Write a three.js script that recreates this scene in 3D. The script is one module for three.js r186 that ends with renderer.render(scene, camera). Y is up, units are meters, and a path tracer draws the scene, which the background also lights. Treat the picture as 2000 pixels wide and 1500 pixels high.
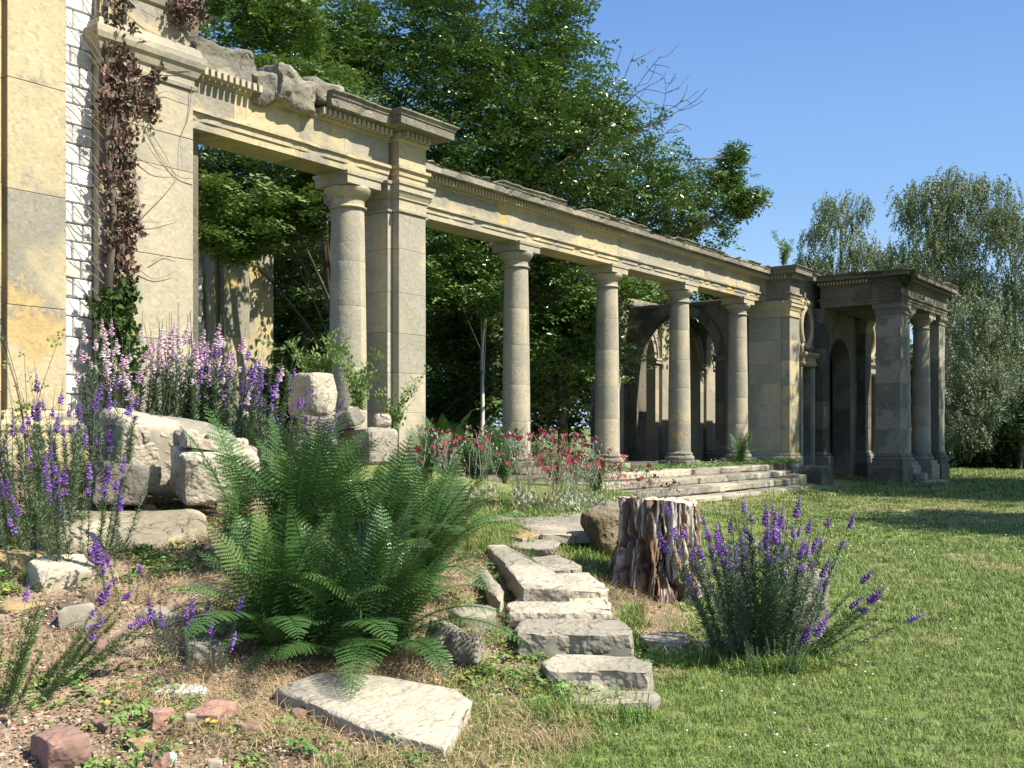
import * as THREE from 'three';
import { ConvexGeometry } from 'three/addons/geometries/ConvexGeometry.js';
import { mergeGeometries, mergeVertices, toCreasedNormals } from 'three/addons/utils/BufferGeometryUtils.js';

// ---------------------------------------------------------------- camera, sky, sun, exposure
const F = 2050, HOR = 849, EYE = 1.45;           // focal length and horizon in photo pixels (2000 x 1500), eye height in metres
const scene = new THREE.Scene();
const camera = new THREE.PerspectiveCamera(2 * Math.atan(750 / F) * 180 / Math.PI, 4 / 3, 0.1, 600);
camera.position.set(0, EYE, 0);
camera.lookAt(0, EYE, -10);
camera.setViewOffset(2000, 1500, 0, -(HOR - 750), 2000, 1500);
scene.add(camera);
const renderer = new THREE.WebGLRenderer();
renderer.toneMapping = THREE.LinearToneMapping;
renderer.toneMappingExposure = 2.0;
renderer.shadowMap.enabled = true;
const SUN_EL = 50 * Math.PI / 180, SUN_AZ = [0.933, 0.36];
const sunDir = new THREE.Vector3(SUN_AZ[0] * Math.cos(SUN_EL), Math.sin(SUN_EL), SUN_AZ[1] * Math.cos(SUN_EL)).normalize();
const sun = new THREE.DirectionalLight(new THREE.Color().setRGB(1, 0.93, 0.80), 5);
sun.position.copy(sunDir).multiplyScalar(120);
sun.castShadow = true;
sun.shadow.mapSize.set(4096, 4096);
Object.assign(sun.shadow.camera, { left: -60, right: 60, top: 60, bottom: -60, near: 1, far: 300 });
scene.add(sun, sun.target);
{ // clear summer sky: paler towards the horizon and round the sun
  const W = 512, H = 256, d = new Float32Array(W * H * 4);
  const stops = [[0, [0.35, 0.45, 0.55]], [0.10, [0.25, 0.385, 0.535]], [0.22, [0.15, 0.275, 0.48]], [0.40, [0.086, 0.18, 0.40]], [1, [0.048, 0.115, 0.30]]];
  for (let j = 0; j < H; j++) for (let i = 0; i < W; i++) {
    const el = ((j + 0.5) / H - 0.5) * Math.PI, az = ((i + 0.5) / W - 0.5) * 2 * Math.PI, y = Math.sin(el);
    const c = [0, 0, 0];
    if (y < 0) { c[0] = 0.12; c[1] = 0.13; c[2] = 0.08; } else {
      let k = 0; while (k < stops.length - 2 && y > stops[k + 1][0]) k++;
      const f = Math.min(1, (y - stops[k][0]) / (stops[k + 1][0] - stops[k][0]));
      for (let q = 0; q < 3; q++) c[q] = stops[k][1][q] * (1 - f) + stops[k + 1][1][q] * f;
      const cs = Math.cos(az) * Math.cos(el) * sunDir.x + y * sunDir.y + Math.sin(az) * Math.cos(el) * sunDir.z;
      const g = 0.45 * Math.pow(Math.max(0, cs), 6);
      for (let q = 0; q < 3; q++) c[q] += g * [0.9, 0.9, 0.85][q];
    }
    d.set([c[0], c[1], c[2], 1], (j * W + i) * 4);
  }
  const sky = new THREE.DataTexture(d, W, H, THREE.RGBAFormat, THREE.FloatType);
  sky.mapping = THREE.EquirectangularReflectionMapping; sky.magFilter = THREE.LinearFilter; sky.needsUpdate = true;
  scene.background = sky; scene.environment = sky;
}

// ---------------------------------------------------------------- helpers
const rng = (s) => () => { s = (s + 0x6d2b79f5) | 0; let t = Math.imul(s ^ (s >>> 15), 1 | s); t = (t + Math.imul(t ^ (t >>> 7), 61 | t)) ^ t; return ((t ^ (t >>> 14)) >>> 0) / 4294967296; };
const hash = (x, y, z) => { let h = Math.imul(x, 374761393) ^ Math.imul(y, 668265263) ^ Math.imul(z, 1274126177); h = Math.imul(h ^ (h >>> 13), 1274126177); return ((h ^ (h >>> 16)) >>> 0) / 4294967296; };
const lerp = (a, b, t) => a + (b - a) * t, sm = (a, b, x) => { const t = Math.min(1, Math.max(0, (x - a) / (b - a))); return t * t * (3 - 2 * t); };
function noise3(x, y, z) {
  const X = Math.floor(x), Y = Math.floor(y), Z = Math.floor(z); x -= X; y -= Y; z -= Z;
  const u = x * x * (3 - 2 * x), v = y * y * (3 - 2 * y), w = z * z * (3 - 2 * z), h = (a, b, c) => hash(X + a, Y + b, Z + c);
  return lerp(lerp(lerp(h(0, 0, 0), h(1, 0, 0), u), lerp(h(0, 1, 0), h(1, 1, 0), u), v), lerp(lerp(h(0, 0, 1), h(1, 0, 1), u), lerp(h(0, 1, 1), h(1, 1, 1), u), v), w) * 2 - 1;
}
const fbm3 = (x, y, z, o = 4) => { let s = 0, a = 0.5; for (let i = 0; i < o; i++) { s += a * noise3(x, y, z); a *= 0.5; x = x * 2.03 + 7; y = y * 2.03 + 3; z = z * 2.03 + 5; } return s; };
function pnoise(u, v, p, q, seed) { // tiling in p x q cells
  const x = u * p, y = v * q, X = Math.floor(x), Y = Math.floor(y), fx = x - X, fy = y - Y, a = fx * fx * (3 - 2 * fx), b = fy * fy * (3 - 2 * fy);
  const h = (i, j) => hash(((X + i) % p + p) % p, ((Y + j) % q + q) % q, seed);
  return lerp(lerp(h(0, 0), h(1, 0), a), lerp(h(0, 1), h(1, 1), a), b) * 2 - 1;
}
const pfbm = (u, v, p, o, seed, q = p) => { let s = 0, a = 0.5; for (let i = 0; i < o; i++) { s += a * pnoise(u, v, p, q, seed + i); a *= 0.5; p *= 2; q *= 2; } return s; };
const V = (x, y, z) => new THREE.Vector3(x, y, z);
const UA = 0.5988, UB = 0.8008, TH = Math.atan2(UB, UA);     // direction of the colonnade on the ground
const P = (s, t, y = 0) => V(UA * s - UB * t, y, -(UB * s + UA * t));
const at = (px, py, Z) => V((px - 1000) / F * Z, EYE + (HOR - py) * Z / F, -Z);
const onY = (px, py, Y) => at(px, py, (EYE - Y) * F / (py - HOR));
const wallS = (px, t) => { const q = (px - 1000) / F; return t * (UB + UA * q) / (UA - UB * q); };
const onWall = (px, py, t) => { const s = wallS(px, t), Z = UB * s + UA * t; return [s, EYE + (HOR - py) * Z / F]; };
const used = {};
const numbered = (n) => { const k = used[n] = (used[n] ?? -1) + 1; return k ? n + '_' + String(k).padStart(3, '0') : n; };
function tag(o, label, category, group, kind) { Object.assign(o.userData, label && { label }, category && { category }, group && { group }, kind && { kind }); return o; }
function thing(name, label, category, pos, turn = 0, group) {
  const g = new THREE.Group(); g.name = numbered(name); g.position.copy(pos); g.rotation.y = turn; scene.add(g);
  return tag(g, label, category, group);
}
function mesh(name, geo, mat, parent, pos, rot) {
  const m = new THREE.Mesh(geo, mat); m.name = parent ? name : numbered(name); m.castShadow = m.receiveShadow = true;
  if (pos) m.position.set(...pos); if (rot) m.rotation.set(...rot);
  (parent ?? scene).add(m); return m;
}
function structure(name, geo, mat) { return tag(mesh(name, geo, mat), null, null, null, 'structure'); }
let uvSeed = rng(99);
function boxUV(g, off = true) { // uv in metres, by the way each face points
  if (g.index) g = g.toNonIndexed();
  if (!g.attributes.normal) g.computeVertexNormals();
  const p = g.attributes.position, n = p.count, uv = new Float32Array(n * 2), a = V(), b = V(), c = V();
  const ox = off ? uvSeed() * 8 : 0, oy = off ? uvSeed() * 8 : 0;
  for (let i = 0; i < n; i += 3) {
    a.fromBufferAttribute(p, i); b.fromBufferAttribute(p, i + 1).sub(a); c.fromBufferAttribute(p, i + 2).sub(a); b.cross(c);
    const nx = Math.abs(b.x), ny = Math.abs(b.y), nz = Math.abs(b.z);
    for (let k = i; k < i + 3; k++) {
      const X = p.getX(k), Y = p.getY(k), Z = p.getZ(k);
      uv[k * 2] = (nx > ny && nx > nz ? Z + 0.37 : X) + ox; uv[k * 2 + 1] = (ny >= nx && ny >= nz ? Z : Y) + oy;
    }
  }
  g.setAttribute('uv', new THREE.BufferAttribute(uv, 2));
  return g;
}
function cylUV(g, r) { // lathe: uv in metres round and up
  const p = g.attributes.position, uv = g.attributes.uv, ox = uvSeed() * 8, oy = uvSeed() * 8;
  for (let i = 0; i < p.count; i++) uv.setXY(i, uv.getX(i) * 2 * Math.PI * r + ox, p.getY(i) + oy);
  return g;
}
function cbox(w, h, d, c = 0.008) { // box with chamfered edges, centred
  const q = []; c = Math.min(c, w / 3, h / 3, d / 3);
  for (const x of [-1, 1]) for (const y of [-1, 1]) for (const z of [-1, 1]) {
    const X = x * w / 2, Y = y * h / 2, Z = z * d / 2;
    q.push(V(X, Y - y * c, Z - z * c), V(X - x * c, Y, Z - z * c), V(X - x * c, Y - y * c, Z));
  }
  return boxUV(new ConvexGeometry(q));
}
function extr(profile, L, steps = 1, warp) { // profile [[outward, y]...] run along +x from 0 to L
  const s = new THREE.Shape(profile.map(([z, y]) => new THREE.Vector2(-z, y)));
  let g = new THREE.ExtrudeGeometry(s, { depth: L, steps, bevelEnabled: false }); g.rotateY(Math.PI / 2);
  if (warp) { const p = g.attributes.position; for (let i = 0; i < p.count; i++) { const v = V().fromBufferAttribute(p, i); warp(v); p.setXYZ(i, v.x, v.y, v.z); } g.computeVertexNormals(); }
  return boxUV(g);
}
function ring(w, d, profile) { // mouldings run round a w x d block: profile [[outset, y]...] from the bottom up
  const pos = [], loop = ([o, y]) => [[-w / 2 - o, y, d / 2 + o], [w / 2 + o, y, d / 2 + o], [w / 2 + o, y, -d / 2 - o], [-w / 2 - o, y, -d / 2 - o]];
  const quad = (a, b, c, e) => pos.push(...a, ...b, ...c, ...a, ...c, ...e);
  const L = profile.map(loop);
  for (let i = 0; i < L.length - 1; i++) for (let k = 0; k < 4; k++) { const m = (k + 1) % 4; quad(L[i][k], L[i][m], L[i + 1][m], L[i + 1][k]); }
  const b = L[0], t = L[L.length - 1]; quad(b[3], b[2], b[1], b[0]); quad(t[0], t[1], t[2], t[3]);
  const g = new THREE.BufferGeometry(); g.setAttribute('position', new THREE.Float32BufferAttribute(pos, 3)); g.computeVertexNormals();
  return boxUV(g);
}
const lathe = (pts, n = 44, r = 0.28) => cylUV(new THREE.LatheGeometry(pts.map(([x, y]) => new THREE.Vector2(x, y)), n), r);
function rock(w, h, d, seed, o = {}) { // broken stone: a box with rounded, chipped and uneven faces
  const { round = 0.25, rough = 0.06, seg = 11, chips = 5, crease = 0.5 } = o, R = rng(seed * 77 + 5), m = Math.max(w, h, d);
  const sg = (x) => Math.max(3, Math.round(seg * Math.sqrt(x / m)));
  let g = new THREE.BoxGeometry(w, h, d, sg(w), sg(h), sg(d)); g.deleteAttribute('uv'); g.deleteAttribute('normal'); g = mergeVertices(g, 1e-4);
  const cuts = []; for (let i = 0; i < chips; i++) { const n = V(R() - 0.5, R() - 0.25, R() - 0.5); n.y *= 0.6; n.normalize(); cuts.push([n, (Math.abs(n.x) * w + Math.abs(n.y) * h + Math.abs(n.z) * d) / 2 * (0.72 + 0.2 * R())]); }
  const p = g.attributes.position, v = V();
  for (let i = 0; i < p.count; i++) {
    v.fromBufferAttribute(p, i);
    const a = [v.x / (w / 2), v.y / (h / 2), v.z / (d / 2)], k = Math.max(3.6, 15 - round * 38);
    const len = Math.pow(Math.abs(a[0]) ** k + Math.abs(a[1]) ** k + Math.abs(a[2]) ** k, 1 / k) || 1;
    const inf = Math.max(Math.abs(a[0]), Math.abs(a[1]), Math.abs(a[2]));
    v.multiplyScalar(inf / len);
    for (const [n, lim] of cuts) { const q = v.dot(n); if (q > lim) v.addScaledVector(n, lim - q); }
    const f = 2.6 / m, e = rough * Math.min(m, 3 * Math.min(w, h, d)); 
    v.x += e * fbm3(v.x * f + seed, v.y * f, v.z * f + 11); v.y += e * 0.8 * fbm3(v.x * f + 31, v.y * f + seed, v.z * f); v.z += e * fbm3(v.x * f, v.y * f + 17, v.z * f + seed);
    p.setXYZ(i, v.x, v.y, v.z);
  }
  return boxUV(toCreasedNormals(g, crease));
}
function slab(pts, thick, seed, o = {}) { // flat stone from its corners [photo x, photo y, height]; real thickness, worn edges
  const R = rng(seed * 31 + 7), w = pts.map(([x, y, Y]) => onY(x, y, Y)), c = w.reduce((a, b) => a.add(b), V()).multiplyScalar(1 / w.length);
  const out = []; const n = w.length;
  for (let i = 0; i < n; i++) { // rounded corners and a slightly ragged outline
    const a = w[i], b = w[(i + 1) % n], L = a.distanceTo(b), m = Math.max(2, Math.round(L / 0.07));
    for (let k = 0; k < m; k++) { const f = (k + 0.5) / m, e = (o.rag ?? 0.018); const q = a.clone().lerp(b, 0.012 + 0.976 * (m > 2 ? k / (m - 1) : f)); const j = fbm3(q.x * 9 + seed, 3, q.z * 9) * e * 2; const dx = q.x - c.x, dz = q.z - c.z, l = Math.hypot(dx, dz) || 1; out.push([dx + dx / l * j, dz + dz / l * j]); }
  }
  // least-squares plane through the corners
  let sxx = 0, sxz = 0, szz = 0, sxy = 0, szy = 0; for (const q of w) { const dx = q.x - c.x, dz = q.z - c.z, dy = q.y - c.y; sxx += dx * dx; sxz += dx * dz; szz += dz * dz; sxy += dx * dy; szy += dz * dy; }
  const det = sxx * szz - sxz * sxz || 1, A = (sxy * szz - szy * sxz) / det, B = (szy * sxx - sxy * sxz) / det;
  const sh = new THREE.Shape(out.map(([x, z]) => new THREE.Vector2(x, -z)));
  const bev = o.bev ?? 0.012;
  let g = new THREE.ExtrudeGeometry(sh, { depth: thick - 2 * bev, steps: 3, bevelEnabled: true, bevelThickness: bev, bevelSize: bev, bevelOffset: -bev, bevelSegments: 2, curveSegments: 1 });
  g.rotateX(-Math.PI / 2); g.translate(0, -thick + bev, 0);
  const p = g.attributes.position;
  for (let i = 0; i < p.count; i++) { let x = p.getX(i), y = p.getY(i), z = p.getZ(i); const e = y < -0.4 * bev ? (o.side ?? 0.02) : 0; x += e * fbm3(x * 12 + seed, y * 14, z * 12); z += e * fbm3(x * 12, y * 14 + seed, z * 12 + 5); y += A * x + B * z + (o.wave ?? 0.012) * fbm3(x * 5 + seed, 0, z * 5 + c.x); p.setXYZ(i, x, y, z); }
  g.deleteAttribute('uv'); g.deleteAttribute('normal'); g = toCreasedNormals(mergeVertices(g, 1e-4), 0.7);
  return [boxUV(g), c];
}
function tube(pts, r0, r1, seg = 6, n = 8) { // tapered limb through points
  const c = new THREE.CatmullRomCurve3(pts), g = new THREE.TubeGeometry(c, n, 1, seg), p = g.attributes.position, q = V(), v = V();
  for (let i = 0; i <= n; i++) { c.getPointAt(i / n, q); const r = lerp(r0, r1, i / n); for (let j = 0; j <= seg; j++) { const k = i * (seg + 1) + j; v.fromBufferAttribute(p, k).sub(q).multiplyScalar(r).add(q); p.setXYZ(k, v.x, v.y, v.z); } }
  return g;
}
class Tris { // triangle soup, optional per-vertex colour
  constructor() { this.p = []; this.c = []; }
  tri(a, b, c, k) { this.p.push(a.x, a.y, a.z, b.x, b.y, b.z, c.x, c.y, c.z); if (k) for (let i = 0; i < 3; i++) this.c.push(...k); }
  quad(a, b, c, d, k) { this.tri(a, b, c, k); this.tri(a, c, d, k); }
  geo() { const g = new THREE.BufferGeometry(); g.setAttribute('position', new THREE.Float32BufferAttribute(this.p, 3)); if (this.c.length) g.setAttribute('color', new THREE.Float32BufferAttribute(this.c, 3)); g.computeVertexNormals(); return g; }
}
function scatter(name, geo, mat, n, put, parent, kindless) { // many small copies: put(i, matrix, colour) returns false to skip
  const im = new THREE.InstancedMesh(geo, mat, n), m = new THREE.Matrix4(), c = new THREE.Color(); let k = 0;
  for (let i = 0; i < n; i++) { c.setRGB(1, 1, 1); if (put(i, m, c) === false) continue; im.setMatrixAt(k, m); im.setColorAt(k, c); k++; }
  im.count = k; im.name = parent ? name : numbered(name); im.castShadow = im.receiveShadow = true; im.userData.kind = 'stuff';
  (parent ?? scene).add(im); return im;
}
const _q = new THREE.Quaternion(), _e = new THREE.Euler(), _s = V(), _p = V();
const compose = (m, p, rx, ry, rz, sx, sy = sx, sz = sx) => m.compose(_p.copy(p), _q.setFromEuler(_e.set(rx, ry, rz, 'YXZ')), _s.set(sx, sy, sz));

// ---------------------------------------------------------------- textures and materials
function tex(size, fn, srgb = true, metres = 3.2) {
  const d = new Uint8Array(size * size * 4);
  for (let j = 0; j < size; j++) for (let i = 0; i < size; i++) { const c = fn(i / size, j / size); for (let k = 0; k < 3; k++) { let x = Math.max(0, Math.min(1, c[k] ?? c[0])); if (srgb) x = x <= 0.0031308 ? x * 12.92 : 1.055 * Math.pow(x, 1 / 2.4) - 0.055; d[(j * size + i) * 4 + k] = x * 255; } d[(j * size + i) * 4 + 3] = 255; }
  const t = new THREE.DataTexture(d, size, size); t.wrapS = t.wrapT = THREE.RepeatWrapping; t.magFilter = THREE.LinearFilter; t.minFilter = THREE.LinearMipmapLinearFilter;
  if (srgb) t.colorSpace = THREE.SRGBColorSpace; t.repeat.set(1 / metres, 1 / metres); t.needsUpdate = true; return t;
}
const mix3 = (a, b, f) => [lerp(a[0], b[0], f), lerp(a[1], b[1], f), lerp(a[2], b[2], f)];
function stoneTex(base, grey, ochre, gAmt, oAmt, seed, speck = 0.5) {
  return tex(1024, (u, v) => {
    const big = pfbm(u, v, 3, 5, seed), mid = pfbm(u, v, 9, 5, seed + 20), fine = pfbm(u, v, 90, 3, seed + 40), och = pfbm(u, v, 4, 5, seed + 60), vein = pfbm(u, v, 2, 5, seed + 70, 10);
    let c = mix3(base, grey, sm(0.5 - gAmt, 0.75 - gAmt, 0.5 + 0.8 * big + 0.25 * mid + 0.15 * fine));
    c = mix3(c, ochre, 0.75 * sm(0.62 - oAmt, 0.8 - oAmt, 0.5 + 0.8 * och + 0.2 * fine));
    const sp = sm(0.18, 0.34, pfbm(u, v, 60, 3, seed + 80)) * sm(-0.05, 0.25, mid);
    c = mix3(c, [c[0] * 0.5, c[1] * 0.5, c[2] * 0.5], sp * speck);
    const k = 1 + 0.16 * mid + 0.22 * fine + 0.06 * vein;
    return c.map((x) => x * k);
  });
}
const bumpStone = tex(1024, (u, v) => [0.5 + 0.35 * pfbm(u, v, 10, 6, 301) + 0.25 * pfbm(u, v, 110, 3, 311) - 0.3 * sm(0.22, 0.36, pfbm(u, v, 50, 2, 321))], false);
const bumpRock = tex(1024, (u, v) => { const r = Math.abs(pfbm(u, v, 8, 5, 341)); return [0.35 + 0.8 * pfbm(u, v, 14, 6, 351) - 0.5 * sm(0.08, 0, r) + 0.25 * pfbm(u, v, 120, 2, 361)]; }, false);
const tStone = stoneTex([0.385, 0.338, 0.240], [0.285, 0.262, 0.205], [0.40, 0.31, 0.155], 0.06, -0.22, 1, 0.25);
const tStained = stoneTex([0.415, 0.350, 0.215], [0.245, 0.225, 0.178], [0.44, 0.315, 0.115], 0.14, -0.04, 201, 0.4);
const tWeathered = stoneTex([0.27, 0.242, 0.185], [0.16, 0.147, 0.118], [0.28, 0.22, 0.12], 0.10, -0.2, 401, 0.7);
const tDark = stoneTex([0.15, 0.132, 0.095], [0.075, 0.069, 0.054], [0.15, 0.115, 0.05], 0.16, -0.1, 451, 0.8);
const tRock = stoneTex([0.42, 0.372, 0.28], [0.245, 0.22, 0.172], [0.36, 0.30, 0.19], 0.12, -0.33, 501, 0.8);
const tMossRock = stoneTex([0.40, 0.35, 0.25], [0.20, 0.175, 0.12], [0.26, 0.165, 0.05], 0.12, 0.14, 551, 0.8);
const tRed = stoneTex([0.34, 0.20, 0.145], [0.20, 0.125, 0.095], [0.42, 0.27, 0.17], 0.08, 0.02, 601, 0.7);
const tWhite = stoneTex([0.62, 0.61, 0.58], [0.45, 0.44, 0.41], [0.50, 0.46, 0.38], 0.0, -0.2, 651, 0.3);
const sm_ = (map, bumpMap, bumpScale, color = 0xffffff, o = {}) => new THREE.MeshStandardMaterial({ map, bumpMap, bumpScale, color, roughness: 0.92, ...o });
const M = {
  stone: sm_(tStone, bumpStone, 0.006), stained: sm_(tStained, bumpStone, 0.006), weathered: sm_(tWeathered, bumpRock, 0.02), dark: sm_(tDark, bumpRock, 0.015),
  rock: sm_(tRock, bumpRock, 0.03), mossRock: sm_(tMossRock, bumpRock, 0.035), red: sm_(tRed, bumpRock, 0.03), mossDark: sm_(tMossRock, bumpRock, 0.035, new THREE.Color().setRGB(0.5, 0.47, 0.42)), white: sm_(tWhite, bumpStone, 0.01),
  mortar: sm_(tWeathered, bumpStone, 0.01, new THREE.Color().setRGB(0.8, 0.75, 0.65)),
};
const leafMat = (r, g, b, o = {}) => new THREE.MeshPhysicalMaterial({ color: new THREE.Color().setRGB(r, g, b), roughness: 0.6, transmission: 0.35, thickness: 0, side: THREE.DoubleSide, specularIntensity: 0.6, ...o });
// ---------------------------------------------------------------- ground
const ctrl = [];
for (const [x, y, Y] of [[-250, 1450, 0.15], [100, 1490, 0.08], [300, 1420, 0.09], [600, 1450, 0.04], [800, 1480, 0.02], [1000, 1450, 0], [1000, 1360, 0.05], [1250, 1400, 0], [1400, 1320, 0], [1600, 1300, 0], [1110, 1375, 0.02],
  [50, 1300, 0.22], [300, 1330, 0.18], [560, 1330, 0.10], [700, 1320, 0.09], [900, 1300, 0.13], [1100, 1300, 0.05], [1120, 1250, 0.11], [1100, 1200, 0.18], [100, 1200, 0.4], [300, 1220, 0.34], [900, 1200, 0.28], [990, 1190, 0.22],
  [100, 1090, 0.6], [330, 1080, 0.62], [600, 1150, 0.5], [900, 1120, 0.42], [200, 990, 0.82], [400, 990, 0.82], [600, 1000, 0.72], [800, 1000, 0.66], [1000, 1110, 0.38], [1050, 1035, 0.52], [1150, 1010, 0.54], [930, 1015, 0.56], [1100, 965, 0.58], [950, 965, 0.6],
  [1285, 1170, 0.14], [1400, 1200, 0.06], [1450, 1060, 0], [1190, 1060, 0.36], [1200, 1000, 0.42], [1240, 1250, 0.03], [1500, 1290, 0.02], [1700, 1200, 0], [1900, 1400, 0], [1500, 1490, 0], [1320, 985, 0.1], [1900, 1100, 0]]) { const p = onY(x, y, Y); ctrl.push([p.x, -p.z, Y]); }
for (const [s, t, Y] of [[2, 11, 1.0], [5, 10.9, 1.12], [6, 10.8, 1.15], [8, 10.6, 1.18], [10, 10.6, 1.12], [12, 10.6, 0.92], [14, 11.3, 0.6], [17, 11.4, 0.5], [16, 10, 0.5], [18, 9.3, 0.02], [17.5, 10.5, 0.35], [23, 9.3, 0], [23, 11, 0.35], [28, 9.3, 0], [28, 11, 0.3], [20, 14, 0.5], [28, 15, 0.5], [34, 12, 0], [34, 8, 0], [38, 5, 0], [10, 15, 0.8], [14, 18, 0.6], [22, 20, 0.5], [30, 20, 0.4], [6, 17, 0.8], [23, 5, 0], [15, 4, 0], [40, 14, 0]]) { const p = P(s, t); ctrl.push([p.x, -p.z, Y]); }
const tps = (() => {
  const n = ctrl.length, N = n + 3, A = [], K = (r2) => r2 > 1e-12 ? 0.5 * r2 * Math.log(r2) : 0;
  for (let i = 0; i < N; i++) A.push(new Float64Array(N + 1));
  for (let i = 0; i < n; i++) { for (let j = 0; j < n; j++) A[i][j] = K((ctrl[i][0] - ctrl[j][0]) ** 2 + (ctrl[i][1] - ctrl[j][1]) ** 2) + (i === j ? 0.04 : 0); A[i][n] = A[n][i] = 1; A[i][n + 1] = A[n + 1][i] = ctrl[i][0]; A[i][n + 2] = A[n + 2][i] = ctrl[i][1]; A[i][N] = ctrl[i][2]; }
  for (let c = 0; c < N; c++) { let b = c; for (let r = c + 1; r < N; r++) if (Math.abs(A[r][c]) > Math.abs(A[b][c])) b = r; [A[c], A[b]] = [A[b], A[c]]; for (let r = 0; r < N; r++) if (r !== c) { const f = A[r][c] / A[c][c]; if (f) for (let k = c; k <= N; k++) A[r][k] -= f * A[c][k]; } }
  const w = A.map((r, i) => r[N] / r[i]);
  return (x, z) => { let s = w[n] + w[n + 1] * x + w[n + 2] * z; for (let i = 0; i < n; i++) s += w[i] * K((x - ctrl[i][0]) ** 2 + (z - ctrl[i][1]) ** 2); return s; };
})();
const lawnEdge = (D) => D < 4 ? -0.4 : D < 5.4 ? lerp(-0.4, 0.05, (D - 4) / 1.4) : D < 6.6 ? lerp(0.05, 0.75, (D - 5.4) / 1.2) : D < 8.4 ? lerp(0.75, 1.75, (D - 6.6) / 1.8) : D < 12 ? 1.75 : lerp(1.75, 2.9, Math.min(1, (D - 12) / 8));
function groundY(x, z) { // world x, world z
  const D = -z; if (D < 1.5 || D > 60) return 0;
  const w = sm(60, 34, D) * sm(1.5, 4, D) * sm(-14, -8, x) * sm(16, 9, x - (D > 30 ? (D - 30) * 0.3 : 0));
  if (w <= 0) return 0;
  let y = Math.max(0, Math.min(1.3, tps(x, D))) * w;
  y *= sm(-1.6, 0.5, lawnEdge(D) + 1.0 - x + (D > 20 ? 9 : 0));
  return y + 0.02 * fbm3(x * 1.6, 0, z * 1.6, 3) * sm(0.0, 0.15, y + 0.05);
}
const soilness = (x, D) => { // bare, stony earth on the bank, turf elsewhere
  const n = fbm3(x * 1.1, 1, D * 1.1, 4);
  let s = sm(0.15, -0.35, x - lawnEdge(D) + 1.3 * n) * sm(14, 11, D);
  s *= 1 - 0.75 * sm(9.0, 9.6, D) * sm(-1.4, -0.9, x);
  return Math.min(1, s);
};
{
  const axis = (a, b, st, far, back) => { const r = []; for (let v = a; v <= b; v += st) r.push(v); let d = st, v = b; while (v < far) { d *= 1.16; v += d; r.push(v); } d = st; v = a; const q = []; while (v > back) { d *= 1.22; v -= d; q.push(v); } return [...q.reverse(), ...r]; };
  const xs = axis(-8, 9, 0.1, 280, -280), ds = axis(3, 17, 0.1, 420, -60), nx = xs.length, nd = ds.length;
  const pos = new Float32Array(nx * nd * 3), col = new Float32Array(nx * nd * 3), uv = new Float32Array(nx * nd * 2), idx = [];
  for (let j = 0; j < nd; j++) for (let i = 0; i < nx; i++) {
    const k = j * nx + i, x = xs[i], D = ds[j];
    pos.set([x, groundY(x, -D) + (D > 70 ? (D - 70) * 0.012 : 0), -D], k * 3); uv.set([x, D], k * 2);
    const s = soilness(x, D), f = fbm3(x * 2.3, 4, D * 2.3, 4), b = fbm3(x * 0.35, 9, D * 0.35, 3);
    let grass = mix3([0.15, 0.195, 0.042], [0.29, 0.27, 0.115], sm(0.02, 0.42, 0.6 * b + 0.55 * f));
    let soil = mix3([0.31, 0.235, 0.16], [0.125, 0.088, 0.062], sm(0.0, 0.3, f)); soil = mix3(soil, [0.13, 0.13, 0.05], sm(0.1, 0.4, b));
    col.set(mix3(grass, soil, s), k * 3);
  }
  for (let j = 0; j < nd - 1; j++) for (let i = 0; i < nx - 1; i++) { const a = j * nx + i, b = a + 1, c = a + nx, d = c + 1; idx.push(a, b, d, a, d, c); }
  const g = new THREE.BufferGeometry(); g.setAttribute('position', new THREE.BufferAttribute(pos, 3)); g.setAttribute('color', new THREE.BufferAttribute(col, 3)); g.setAttribute('uv', new THREE.BufferAttribute(uv, 2)); g.setIndex(idx); g.computeVertexNormals();
  const gt = tex(1024, (u, v) => { const k = 0.78 + 0.5 * pfbm(u, v, 26, 5, 701) + 0.35 * pfbm(u, v, 140, 2, 711); return [k, k * 0.98, k * 0.93]; }, true, 2.3);
  const gb = tex(1024, (u, v) => [0.5 + 0.5 * pfbm(u, v, 40, 5, 721)], false, 2.3);
  structure('lawn', g, sm_(gt, gb, 0.03, 0xffffff, { vertexColors: true, roughness: 0.95 }));
}

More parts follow.
